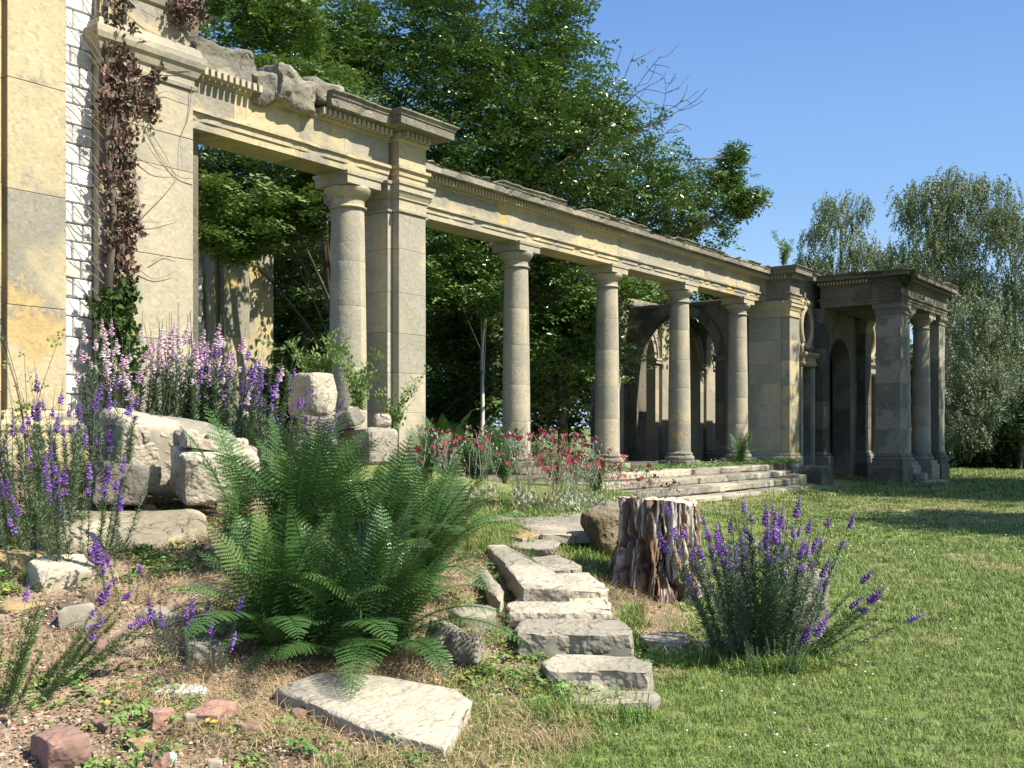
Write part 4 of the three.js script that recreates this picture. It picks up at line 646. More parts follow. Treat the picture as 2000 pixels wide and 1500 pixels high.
tree('beech_tree', 'dark beech with low spreading sprays between the ivy wall and near column', { seed: 2, base: [zx(668, 20.5), -20.5], r: 0.15, trunkH: 6, sprays: 5200, geo: twigBeech, leaf: LM.beech, gap: 0.04, limbs: 1, sub: 2,
  lobes: [[425, 60, 18.5, 1.0, 0.9, 1.0], [540, 30, 19, 1.2, 0.8, 1.2], [450, 200, 18.5, 0.9, 0.5, 1.0, 0.8], [600, 180, 19, 1.3, 0.55, 1.2], [460, 395, 17.6, 1.15, 0.32, 1.0], [560, 425, 17.8, 0.8, 0.45, 0.9], [420, 470, 17.4, 0.6, 0.25, 0.8], [610, 330, 19, 0.6, 0.4, 1]] });
const dense = 'dense trees filling the ground behind the colonnade';
for (const [i, lab, px, Z, lobes, n, leaf, gap] of [
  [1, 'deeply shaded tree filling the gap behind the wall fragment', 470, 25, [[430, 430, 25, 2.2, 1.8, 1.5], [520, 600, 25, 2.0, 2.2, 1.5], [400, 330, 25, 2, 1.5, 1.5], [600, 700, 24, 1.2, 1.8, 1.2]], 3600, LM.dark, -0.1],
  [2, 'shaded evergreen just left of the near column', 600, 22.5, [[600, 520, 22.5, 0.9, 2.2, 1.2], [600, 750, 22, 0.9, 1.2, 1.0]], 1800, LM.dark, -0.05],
  [3, 'leafy tree seen between the square pier and the first column beyond', 880, 27, [[880, 560, 27, 1.5, 1.3, 1.3], [860, 720, 26.5, 0.9, 1.6, 1.2], [930, 480, 27, 1.6, 0.9, 1.3]], 3600, LM.broad, 0.02],
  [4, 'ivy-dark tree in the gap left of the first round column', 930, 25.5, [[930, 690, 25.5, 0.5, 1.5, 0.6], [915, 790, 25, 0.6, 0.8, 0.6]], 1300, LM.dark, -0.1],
  [5, 'bushy tree seen between the two middle columns', 1095, 28, [[1100, 560, 28, 1.4, 1.2, 1.3], [1090, 720, 28, 1.2, 1.5, 1.2], [1150, 640, 28.5, 1.2, 1.2, 1.2]], 3600, LM.broad, 0.0],
  [6, 'yellow-green treetop just above the dark arch', 1300, 36, [[1280, 590, 37, 2.6, 0.9, 2], [1400, 590, 37, 1.6, 0.8, 1.5], [1200, 640, 36, 1.6, 1.6, 1.4]], 2600, LM.beech, 0.0],
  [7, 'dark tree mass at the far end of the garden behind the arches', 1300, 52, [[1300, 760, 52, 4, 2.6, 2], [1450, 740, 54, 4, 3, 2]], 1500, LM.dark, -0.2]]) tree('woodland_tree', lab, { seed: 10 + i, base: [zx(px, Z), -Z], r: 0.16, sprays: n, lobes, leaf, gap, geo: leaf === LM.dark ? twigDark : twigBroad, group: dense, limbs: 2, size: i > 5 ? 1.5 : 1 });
tree('birch_trunk_tree', 'slender white-barked birch leaning between the square pier and first column', { seed: 31, base: [zx(935, 24), -24], r: 0.06, trunkH: 4.0, lean: [0.25, 0], bark: birchM, sprays: 1500, lobes: [[925, 520, 24.5, 0.9, 0.7, 0.8], [865, 560, 24, 0.5, 0.5, 0.5], [945, 590, 24, 0.6, 0.5, 0.6]], limbs: 1 });
for (const [i, px, Z, lobes] of [[1, 330, 40, [[330, 600, 40, 5, 5, 2]]], [2, 620, 40, [[620, 560, 40, 4.5, 5.5, 2]]], [3, 880, 41, [[880, 620, 41, 4, 4.5, 2]]], [4, 1100, 42, [[1110, 640, 42, 3.6, 4.0, 2]]], [5, 120, 38, [[120, 500, 38, 5, 6, 2]]]])
  tree('wood_edge_tree', ['', 'tall dark tree of the wood edge far behind the ivy wall', 'tall dark tree of the wood edge far behind the near column', 'dark tree of the wood edge behind the first round column', 'dark tree of the wood edge behind the second gap between columns', 'dark tree of the wood edge hidden left of the ivy wall'][i], { seed: 40 + i, base: [zx(px, Z), -Z], r: 0.3, sprays: 2600, lobes, leaf: LM.dark, geo: twigBig, gap: -0.3, limbs: 2, group: 'wood edge behind the ruin' });
// birches at the far right
for (const [i, lab, px, Z, lobes, n, leaf] of [
  [1, 'smaller weeping birch standing left of the tall birches', 1645, 58, [[1640, 395, 58, 1.3, 0.9, 1.2], [1640, 470, 58, 2.0, 1.3, 1.6], [1610, 540, 58, 1.6, 1.3, 1.5], [1690, 530, 58, 1.4, 1.6, 1.4], [1580, 510, 58, 0.7, 0.5, 0.8]], 1400, LM.birch],
  [2, 'tall weeping birch with pale hanging sprays above the porch roof', 1850, 54, [[1870, 350, 54, 1.3, 0.8, 1.2], [1800, 390, 54, 1.6, 1.1, 1.4], [1890, 430, 54, 2.8, 1.5, 2], [1830, 500, 54, 2.8, 1.8, 2.2], [1940, 390, 54, 1.0, 1.0, 1.2], [1770, 520, 54, 1.2, 1.7, 1.4], [1900, 600, 53, 2.4, 2, 2]], 3000, LM.birch],
  [3, 'tall weeping birch cut by the right picture edge', 1985, 52, [[1985, 420, 52, 1.2, 1.2, 1.2], [2000, 560, 52, 2, 2.6, 2], [2060, 480, 52, 2.4, 3, 2], [1960, 700, 51, 1.8, 2, 2]], 1500, LM.birch],
  [4, 'grey-green willow-like tree spreading low behind the porch', 1900, 47, [[1895, 660, 47, 1.5, 2.0, 1.5], [1900, 760, 46, 1.9, 1.5, 1.5], [1960, 800, 45, 1.4, 1.0, 1.4], [1870, 820, 45, 0.9, 0.7, 1]], 1700, LM.willow],
  [5, 'dark bush under the birches at the right picture edge', 1990, 44, [[1990, 830, 44, 0.9, 0.8, 0.8], [2040, 800, 44, 1.2, 1.2, 0.9]], 400, LM.dark]]) tree(i < 4 ? 'birch_tree' : i < 5 ? 'willow_tree' : 'evergreen_bush', lab, { seed: 60 + i, base: [zx(px, Z), -Z], r: i < 4 ? 0.16 : 0.1, bark: i < 4 ? birchM : barkM, sprays: n, lobes, leaf, geo: i < 5 ? strand : twigDark, hang: i < 5, gap: 0.02, gf: 0.7, limbs: 2, sub: 3, trunkH: i < 4 ? at(px, [0, 440, 400, 500][i], Z).y : undefined });
for (const [i, px, Z, r] of [[1, 1700, 75, 6], [2, 1900, 72, 6], [3, 2080, 70, 7], [4, 1500, 78, 6]]) tree('distant_tree', ['', 'distant dark tree behind the smaller birch', 'distant dark tree behind the tall birch', 'distant dark tree beyond the picture edge birch', 'distant dark tree behind the far end of the ruin'][i], { seed: 80 + i, base: [zx(px, Z), -Z], r: 0.3, sprays: 1300, lobes: [[px, 770, Z, r, 3.6, 3]], leaf: LM.dark, geo: twigBig, gap: -0.3, size: 1.6, limbs: 1, group: 'distant trees beyond the lawn' });
for (const [i, px, Z, r, h] of [[1, 1845, 50, 2.0, 1.3], [2, 1920, 47, 2.2, 1.2], [3, 1995, 46, 2.2, 1.5], [4, 2080, 46, 2.6, 1.8], [5, 1770, 56, 2.4, 1.6], [6, 1700, 60, 2.6, 1.8]]) tree('hedge_shrub', ['', 'dark low shrub right beside the far side of the porch', 'dark low shrub under the willow-like tree', 'dark low shrub at the right picture edge', 'dark low shrub just past the right picture edge', 'dark shrub glimpsed between the porch columns', 'dark shrub behind the porch interior'][i], { seed: 180 + i, base: [zx(px, Z), -Z], r: 0.08, trunkH: 0.8, sprays: 700, lobes: [[px, HOR - (h * 0.62 - EYE) / Z * F, Z, r, h, 1.2]], leaf: LM.dark, geo: twigBig, gap: -0.3, limbs: 1, group: 'shrubs closing the far lawn' });
// trees beyond the right edge of the frame, whose shadows fall on the lawn and porch
const free = (name, label, x, z, h, r, seed, n) => { // crown given in metres
  const Z = -z, px = 1000 + x / Z * F, py = HOR - (h - EYE) / Z * F; return tree(name, label, { seed, base: [x, z], r: 0.28, trunkH: h * 0.8, sprays: n, lobes: [[px, py, Z, r, r * 0.85, r], [px - r * 0.45 * F / Z, py + r * 0.5 * F / Z, Z, r * 0.7, r * 0.55, r * 0.8], [px + r * 0.5 * F / Z, py - r * 0.3 * F / Z, Z, r * 0.7, r * 0.6, r * 0.7]], geo: twigBig, leaf: LM.broad, gap: 0.0, limbs: 3, group: 'trees shading the lawn from the right' });
};
free('lawn_tree', 'lawn tree whose shade covers the porch', 20.6, -29.2, 10.0, 2.6, 91, 1100);
free('lawn_tree', 'lawn tree whose shade lies along the far lawn', 23.5, -24.4, 12.6, 5.5, 92, 12000);
free('lawn_tree', 'lawn tree whose shade streaks the middle lawn', 15.0, -14.4, 7.8, 2.3, 93, 1900);
// ---------------------------------------------------------------- ferns
function frondGeo(seed, a0, a1, o = {}) { // a frond 1 m long: arching midrib with toothed leaflets
  const R = rng(seed), T = new Tris(), n = 30, N = 40, pts = [V(0, 0, 0)], tan = [];
  for (let i = 0; i < N; i++) { const f = i / N, a = lerp(a0, a1, Math.pow(f, 1.3)), d = V(Math.cos(a), Math.sin(a), 0); tan.push(d); pts.push(pts[i].clone().addScaledVector(d, 1 / N)); } tan.push(tan[N - 1]);
  const Rp = (f) => { const k = Math.min(N - 1e-6, f * N), i = Math.floor(k); return [pts[i].clone().lerp(pts[i + 1], k - i), tan[i]]; };
  const z = V(0, 0, 1), wig = (R() - 0.5) * 0.1;
  for (let i = 0; i < N; i += 2) { const w = 0.005 * (1 - 0.8 * i / N) + 0.001, a = pts[i], b = pts[i + 2], nn = V(-tan[i].y, tan[i].x, 0); T.quad(a.clone().addScaledVector(z, w), b.clone().addScaledVector(z, w), b.clone().addScaledVector(z, -w), a.clone().addScaledVector(z, -w)); T.quad(a.clone().addScaledVector(nn, w), b.clone().addScaledVector(nn, w), b.clone().addScaledVector(nn, -w), a.clone().addScaledVector(nn, -w)); }
  for (let i = 0; i < n; i++) {
    const f = 0.12 + 0.87 * Math.pow(i / (n - 1), 0.95), [p, t] = Rp(f), nn = V(-t.y, t.x, 0), g = (f - 0.12) / 0.88;
    const L = (o.w ?? 0.155) * Math.pow(Math.sin(Math.PI * (0.22 + 0.78 * g)), 0.8) * (0.92 + 0.16 * R()) + 0.004;
    for (const s of [-1, 1]) {
      const dir = z.clone().multiplyScalar(s).addScaledVector(t, 0.28 + 0.25 * g).addScaledVector(nn, 0.12 + (R() - 0.5) * 0.25).normalize(), ax = dir.clone().cross(nn).multiplyScalar(-s).normalize(); // ax: along the frond
      const wd = Math.min(0.0155, L * 0.2), teeth = Math.max(3, Math.round(L / 0.016));
      const c = (q) => p.clone().addScaledVector(dir, L * q).addScaledVector(nn, -L * 0.22 * q * q * (1 + wig));
      for (let k = 0; k < teeth; k++) {
        const q0 = k / teeth, q1 = (k + 1) / teeth, w = wd * (1 - 0.75 * q0 * q0) , A = c(q0), B = c(q1), m = c(Math.min(1, q1 + 0.35 / teeth));
        T.tri(A, B, m.clone().addScaledVector(ax, w).addScaledVector(nn, w * 0.25)); T.tri(A, B, m.clone().addScaledVector(ax, -w).addScaledVector(nn, w * 0.25));
      }
    }
  }
  return T.geo();
}
const d2r = Math.PI / 180;
const FR = { up: [frondGeo(1, 88 * d2r, 52 * d2r), frondGeo(2, 84 * d2r, 38 * d2r), frondGeo(3, 86 * d2r, 66 * d2r)], arch: [frondGeo(4, 80 * d2r, -5 * d2r), frondGeo(5, 74 * d2r, -20 * d2r), frondGeo(6, 82 * d2r, 15 * d2r)], low: [frondGeo(7, 52 * d2r, -35 * d2r), frondGeo(8, 40 * d2r, -45 * d2r)] };
const fernM = [leafMat(0.075, 0.165, 0.040, { roughness: 0.38, transmission: 0.3 }), leafMat(0.055, 0.125, 0.034, { roughness: 0.38, transmission: 0.3 }), leafMat(0.140, 0.225, 0.060, { roughness: 0.4, transmission: 0.35 })];
function fern(label, pos, n, size, seed, o = {}) {
  const R = rng(seed), g = thing('fern', label, 'fern', pos, 0, o.group);
  for (let i = 0; i < n; i++) {
    const f = i / n, k = o.mix ? o.mix(f, R) : f < 0.45 ? 'up' : f < 0.8 ? 'arch' : 'low', gs = FR[k], s = size * (k === 'up' ? 0.75 + 0.45 * R() : k === 'arch' ? 0.7 + 0.4 * R() : 0.55 + 0.35 * R());
    const a = (i * 2.39996 + R() * 0.7) + (o.turn ?? 0), fr = mesh('frond', gs[Math.floor(R() * gs.length)], fernM[Math.floor(R() * R() * 3)], g, [Math.cos(a) * 0.07 * R(), 0, Math.sin(a) * 0.07 * R()]);
    fr.rotation.set((R() - 0.5) * 0.75, a, (R() - 0.5) * 0.5, 'YXZ'); fr.scale.set(s, s, s * (0.8 + 0.45 * R()));
  }
  for (const [k, a, s, rz] of o.extra ?? []) { const fr = mesh('frond', FR[k][0], fernM[0], g); fr.rotation.set(0, a, rz ?? 0, 'YXZ'); fr.scale.setScalar(s); }
  return g;
}
const gAt = (px, Z) => { const x = (px - 1000) / F * Z; return V(x, groundY(x, -Z), -Z); };
const BF = 'ferns on the bank';
fern('fern at the left front of the bank with low spreading fronds', gAt(540, 5.95), 34, 0.84, 101, { group: BF, extra: [['low', -1.9, 0.95], ['low', -1.2, 0.85], ['low', 2.9, 0.8]] });
fern('fern at the bank front right above the middle of the big slab', gAt(650, 6.0), 40, 0.84, 110, { group: BF, extra: [['low', -1.0, 0.9]] });
fern('fern whose frond droops across the big pale slab', gAt(745, 6.1), 38, 0.84, 102, { group: BF, extra: [['low', -1.62, 1.0, -0.3], ['low', -0.35, 1.0, -0.15], ['low', -0.1, 0.9]] });
fern('tall fern leaning left over the fallen blocks', gAt(470, 7.0), 4, 0.8, 103, { group: BF, extra: [['up', 2.9, 1.1, 0.05], ['up', 3.2, 1.0, -0.12], ['up', 2.4, 0.95, 0.1]] });
fern('tall upright fern in the middle of the bank, below the pale blocks', gAt(575, 6.9), 34, 0.94, 104, { group: BF });
fern('fern between the tall upright fern and the path fern', gAt(710, 7.0), 36, 0.84, 109, { group: BF });
fern('broad fern at the right end of the bank, beside the path', gAt(825, 7.2), 36, 0.88, 105, { group: BF });
fern('fern spilling down beside the dark path slab', gAt(865, 8.4), 26, 0.74, 106, { group: BF });
fern('fern rising just below the large long block at the pier foot', gAt(720, 8.4), 24, 0.66, 107, { group: BF });
fern('upright fern behind the others, under the upright pale block', gAt(600, 7.8), 20, 0.86, 108, { group: BF });
const TF = 'ferns on the terrace';
fern('bright fern behind the red flowers, close to the pier', gAt(865, 16.4), 18, 0.95, 111, { group: TF });
fern('feathery fern left of the first round column', gAt(925, 17.4), 18, 1.05, 112, { group: TF });
fern('fern hiding the foot of the first round column', gAt(985, 17.0), 16, 0.95, 113, { group: TF });
fern('dark fern right of the first round column', gAt(1085, 18.5), 16, 0.85, 114, { group: TF });
fern('fern at the left end of the broad steps', gAt(1165, 16.8), 16, 0.75, 115, { group: TF });
fern('small pale fern growing on the top step before the last column', V(...P(26.0, 11.9, 0.62).toArray()), 18, 0.85, 116, { group: TF });
fern('fern by the pier foot among the first red flowers', gAt(835, 15.0), 16, 0.8, 117, { group: TF });

// ---------------------------------------------------------------- toadflax
function toadStem(seed, leaves = 210, lmax = 0.058) { // 1 m tall leafy stem, bare near the tip
  const R = rng(seed), T = new Tris(), bend = V((R() - 0.5) * 0.22, 0, (R() - 0.5) * 0.22), c = (f) => V(bend.x * f * f, f, bend.z * f * f);
  for (let i = 0; i < 10; i++) { const a = c(i / 10), b = c((i + 1) / 10), w = 0.0028 * (1 - 0.06 * i); for (const d of [V(1, 0, 0), V(0, 0, 1)]) T.quad(a.clone().addScaledVector(d, w), b.clone().addScaledVector(d, w), b.clone().addScaledVector(d, -w), a.clone().addScaledVector(d, -w)); }
  for (let i = 0; i < leaves; i++) { const f = 0.04 + 0.70 * Math.pow(R(), 0.85), a = R() * 6.283, L = lmax * (1.15 - 0.6 * f) * (0.6 + 0.7 * R()), d = V(Math.cos(a), 0.7 + 0.5 * R(), Math.sin(a)).normalize(), s = V(-Math.sin(a), 0, Math.cos(a)), p = c(f), t = p.clone().addScaledVector(d, L).add(V(0, -L * 0.15, 0)), m = p.clone().addScaledVector(d, L * 0.5), w = 0.0042; T.tri(p, m.clone().addScaledVector(s, w), t); T.tri(p, t, m.clone().addScaledVector(s, -w)); }
  return [T.geo(), c];
}
function spikeGeo(seed, len, n) { // flower spike from the origin up: small lipped flowers, buds at the tip
  const R = rng(seed), gs = [];
  for (let i = 0; i < n; i++) { const f = i / n, a = i * 2.4 + R(), q = new THREE.OctahedronGeometry(lerp(0.0100, 0.0032, Math.pow(f, 1.5)) * (0.8 + 0.4 * R()), 0); q.scale(1, 0.75, 1.35); q.rotateX(-0.4); q.rotateY(a); const r = lerp(0.012, 0.003, f); q.translate(Math.sin(a) * r * (0.7 + 0.9 * R()), f * len + (R() - 0.5) * 0.01, Math.cos(a) * r * (0.7 + 0.9 * R())); gs.push(q); }
  return mergeGeometries(gs);
}
const STEMS = [1, 2, 3, 4, 5].map((k) => toadStem(k * 7)), SPIKES = [spikeGeo(1, 0.10, 28), spikeGeo(2, 0.07, 22), spikeGeo(3, 0.13, 30), spikeGeo(4, 0.05, 14)];
const toadM = [leafMat(0.150, 0.205, 0.125, { transmission: 0.3 }), leafMat(0.120, 0.190, 0.080, { transmission: 0.3 })], brightM = leafMat(0.12, 0.20, 0.055, { transmission: 0.25 });
const petal = (r, g, b) => leafMat(r, g, b, { transmission: 0.25, roughness: 0.7 }), purple = [petal(0.25, 0.10, 0.46), petal(0.33, 0.16, 0.52), petal(0.20, 0.075, 0.36)], pink = [petal(0.74, 0.56, 0.60), petal(0.80, 0.68, 0.70), petal(0.66, 0.44, 0.58)];
function toadflax(label, pos, n, o) { // o: rx, rz spread of roots; h [lo, hi]; lean fan; hue 'purple' | 'pink' | mix 0..1; bare share without flowers
  const R = rng(o.seed), g = thing('toadflax_plant', label, 'flowering plant', pos, 0, o.group);
  for (let i = 0; i < n; i++) {
    const rx = (R() - 0.5) * 2, rz = (R() - 0.5) * 2, h = lerp(o.h[0], o.h[1], R()), [sg, c] = STEMS[Math.floor(R() * 5)], X = rx * o.rx, Zz = rz * o.rz;
    const st = mesh('stem', sg, o.bright && R() < o.bright ? brightM : toadM[R() < 0.6 ? 0 : 1], g, [X, groundY(pos.x + X, pos.z + Zz) - pos.y - 0.02, Zz]);
    st.rotation.set(rz * (o.fan ?? 0.2) + (R() - 0.5) * 0.2, R() * 0.001, -rx * (o.fan ?? 0.2) + (R() - 0.5) * 0.25 + (o.lean ?? 0)); st.scale.setScalar(h);
    if (R() < (o.bare ?? 0.35)) continue;
    const pk = typeof o.mix === 'function' ? R() < o.mix(X) : R() < (o.mix ?? 0), mats = pk ? pink : purple, k = Math.floor(R() * 3);
    const sp = mesh('flower_spike', SPIKES[k], mats[Math.floor(R() * 3)], st, c(0.8 + 0.04 * R()).toArray()); sp.scale.setScalar((o.spike ?? 1) / h * (0.8 + 0.5 * R()));
    if (R() < (o.side ?? 0.5)) { const s2 = mesh('flower_spike', SPIKES[3], mats[Math.floor(R() * 3)], st, c(0.72).toArray(), [(R() - 0.5) * 1.4, 0, (R() - 0.5) * 1.4]); s2.scale.setScalar((o.spike ?? 1) / h); }
  }
  return g;
}
const TG = 'toadflax in flower';
toadflax('tall purple toadflax at the left edge before the yellow wall', gAt(60, 7.6), 42, { seed: 1, rx: 0.34, rz: 0.4, bare: 0.55, h: [0.75, 1.25], fan: 0.16, group: TG, spike: 1.05 });
toadflax('purple toadflax rising past the foot of the white bricks', gAt(165, 8.6), 48, { seed: 2, rx: 0.4, rz: 0.4, bare: 0.5, h: [0.8, 1.3], fan: 0.16, group: TG, spike: 1.05 });
toadflax('toadflax left of the shadowed boulder with scattered purple heads', gAt(120, 6.9), 40, { seed: 3, rx: 0.35, rz: 0.3, h: [0.45, 0.9], fan: 0.25, group: TG, bare: 0.6, bright: 0.3 });
toadflax('pale pink toadflax in front of the ivy stem', gAt(305, 10.2), 80, { seed: 4, rx: 0.55, rz: 0.35, h: [1.2, 1.85], fan: 0.1, lean: -0.1, mix: 0.96, bare: 0.1, spike: 1.5, side: 0.9, group: TG });
toadflax('pink and purple toadflax before the dappled wall fragment', gAt(425, 10.6), 64, { seed: 5, rx: 0.45, rz: 0.35, h: [1.1, 1.7], bare: 0.15, spike: 1.4, side: 0.8, fan: 0.14, lean: -0.1, mix: (x) => x < 0 ? 0.6 : 0.15, group: TG });
toadflax('purple toadflax arching over the upright pale block', gAt(535, 10.7), 38, { seed: 6, rx: 0.38, rz: 0.3, h: [0.8, 1.35], fan: 0.25, lean: -0.15, group: TG });
toadflax('big purple-flowered toadflax bush beside the tree stump', gAt(1480, 6.75), 95, { seed: 7, rx: 0.24, rz: 0.22, h: [0.72, 1.2], fan: 0.34, group: TG, spike: 0.95, side: 0.8 });
toadflax('low toadflax tuft at the front of the purple bush', gAt(1510, 6.3), 18, { seed: 8, rx: 0.12, rz: 0.1, h: [0.22, 0.4], fan: 0.4, group: TG, bare: 0.6, lean: -0.1 });
toadflax('toadflax stem sprawling right over the lawn from the purple bush', gAt(1535, 6.6), 10, { seed: 9, rx: 0.08, rz: 0.08, h: [0.6, 0.9], fan: 0.2, lean: -0.85, group: TG });
toadflax('few short purple toadflax spikes before the front fern', gAt(375, 5.6), 10, { seed: 10, rx: 0.16, rz: 0.1, h: [0.3, 0.48], fan: 0.3, group: TG, bare: 0.1, spike: 0.75 });
toadflax('leafy unopened toadflax shoots at the lower left picture edge', gAt(10, 5.0), 16, { seed: 11, rx: 0.14, rz: 0.3, h: [0.45, 0.75], fan: 0.3, lean: -0.35, group: TG, bare: 0.8, bright: 0.9 });
toadflax('single leaning toadflax stems above the bare earth', gAt(110, 5.4), 7, { seed: 12, rx: 0.15, rz: 0.15, h: [0.5, 0.7], fan: 0.2, lean: -0.9, group: TG, bare: 0.3, bright: 0.5, spike: 0.75 });
toadflax('small toadflax beside the tipped cream cube', gAt(250, 6.3), 9, { seed: 13, rx: 0.2, rz: 0.15, h: [0.25, 0.4], fan: 0.4, group: TG, bare: 0.5 });

// ---------------------------------------------------------------- rose campion
function campStem(seed) {
  const R = rng(seed), T = new Tris(), tips = [];
  const seg = (a, b, w) => { for (const d of [V(1, 0, 0), V(0, 0, 1)]) T.quad(a.clone().addScaledVector(d, w), b.clone().addScaledVector(d, w), b.clone().addScaledVector(d, -w), a.clone().addScaledVector(d, -w)); };
  const leaf = (p, a, L) => { const d = V(Math.cos(a), 0.8, Math.sin(a)).normalize(), s = V(-Math.sin(a), 0, Math.cos(a)), t = p.clone().addScaledVector(d, L), m = p.clone().addScaledVector(d, L * 0.4); T.tri(p, m.clone().addScaledVector(s, L * 0.16), t); T.tri(p, t, m.clone().addScaledVector(s, -L * 0.16)); };
  for (let i = 0; i < 16; i++) leaf(V((R() - 0.5) * 0.12, R() * 0.2, (R() - 0.5) * 0.12), R() * 6.28, 0.05 + 0.05 * R());
  const grow = (p, dir, L, lvl) => { const e = p.clone().addScaledVector(dir, L); seg(p, e, 0.0042 - 0.0007 * lvl); leaf(e, R() * 6.28, 0.05); leaf(e, R() * 6.28, 0.05); leaf(p.clone().lerp(e, 0.5), R() * 6.28, 0.05);
    if (lvl >= 2 || (lvl && R() < 0.2)) { tips.push(e); return; } const a = R() * 6.28; for (const s of [0, 1]) { const q = dir.clone().add(V(Math.cos(a + s * 3.14) * 0.45, 0.1, Math.sin(a + s * 3.14) * 0.45)).normalize(); grow(e, q, L * (0.55 + 0.2 * R()), lvl + 1); } };
  grow(V(0, 0, 0), V((R() - 0.5) * 0.3, 1, (R() - 0.5) * 0.3).normalize(), 0.42, 0);
  return [T.geo(), tips];
}
const CAMP = [1, 2, 3, 4, 5].map((k) => campStem(k * 11)), campM = leafMat(0.30, 0.34, 0.25, { transmission: 0.15, roughness: 0.9 }), campDry = leafMat(0.42, 0.36, 0.18, { transmission: 0.2, roughness: 0.9 });
const campFlower = (() => { const T = new Tris(); for (let i = 0; i < 5; i++) { const a = i * 1.2566, b = a + 0.55, c = a - 0.55, r = 0.019; T.tri(V(0, 0, 0), V(Math.cos(b) * r, 0.004, Math.sin(b) * r), V(Math.cos(a) * r * 1.15, 0.002, Math.sin(a) * r * 1.15)); T.tri(V(0, 0, 0), V(Math.cos(a) * r * 1.15, 0.002, Math.sin(a) * r * 1.15), V(Math.cos(c) * r, 0.004, Math.sin(c) * r)); } const q = new THREE.ConeGeometry(0.006, 0.018, 5).toNonIndexed(); q.deleteAttribute('uv'); q.rotateX(Math.PI); q.translate(0, -0.01, 0); return mergeGeometries([T.geo(), q]); })();
const mag = [petal(0.26, 0.006, 0.030), petal(0.32, 0.008, 0.028), petal(0.22, 0.006, 0.045)];
function campion(label, pos, n, o) {
  const R = rng(o.seed), g = thing('rose_campion', label, 'flowering plant', pos, 0, 'rose campion in flower');
  for (let i = 0; i < n; i++) {
    const [sg, tips] = CAMP[Math.floor(R() * 5)], x = (R() - 0.5) * 2 * o.r, z = (R() - 0.5) * 2 * o.r, s = (o.h ?? 1) * (0.75 + 0.4 * R());
    const st = mesh('stem', sg, R() < (o.dry ?? 0.1) ? campDry : campM, g, [x, groundY(pos.x + x, pos.z + z) - pos.y, z]); st.rotation.set((R() - 0.5) * 0.6 + z * 0.5, R() * 6.28, (R() - 0.5) * 0.6 - x * 0.5); st.scale.setScalar(s);
    for (const t of tips) if (R() < (o.fl ?? 0.7)) { const f = mesh('flower', campFlower, mag[Math.floor(R() * 3)], st, t.toArray(), [0.5 + R() * 0.6, 0, -(R() - 0.5) * 1.2]); f.scale.setScalar(1.5 / s * (0.8 + 0.4 * R())); }
  }
}
campion('rose campion with red flowers close to the right edge of the fern bank', gAt(850, 11.5), 13, { seed: 1, r: 0.25, h: 0.95 });
campion('rose campion with long pale stems reaching over the dark undercut block', gAt(905, 11.8), 12, { seed: 2, r: 0.3, h: 0.95, fl: 0.5 });
campion('sparse rose campion in front of the feathery ferns', gAt(985, 12.6), 14, { seed: 3, r: 0.35, h: 0.95, fl: 0.5 });
campion('dense rose campion with straw-coloured stems above the grey flagstone', gAt(1070, 11.8), 24, { seed: 4, r: 0.32, h: 0.95, dry: 0.45 });
campion('dense rose campion clump with most red flowers, before the steps', gAt(1115, 12.4), 26, { seed: 5, r: 0.32, h: 0.95, dry: 0.15 });
campion('rose campion at the left end of the broad steps', gAt(1155, 13.2), 18, { seed: 6, r: 0.3, h: 0.9 });
campion('low silvery rose campion spreading over the lower steps', gAt(1225, 14.6), 24, { seed: 7, r: 0.42, h: 0.75, fl: 0.55 });
campion('low rose campion right behind the top of the stump', gAt(1290, 15.2), 14, { seed: 8, r: 0.35, h: 0.72, fl: 0.55 });

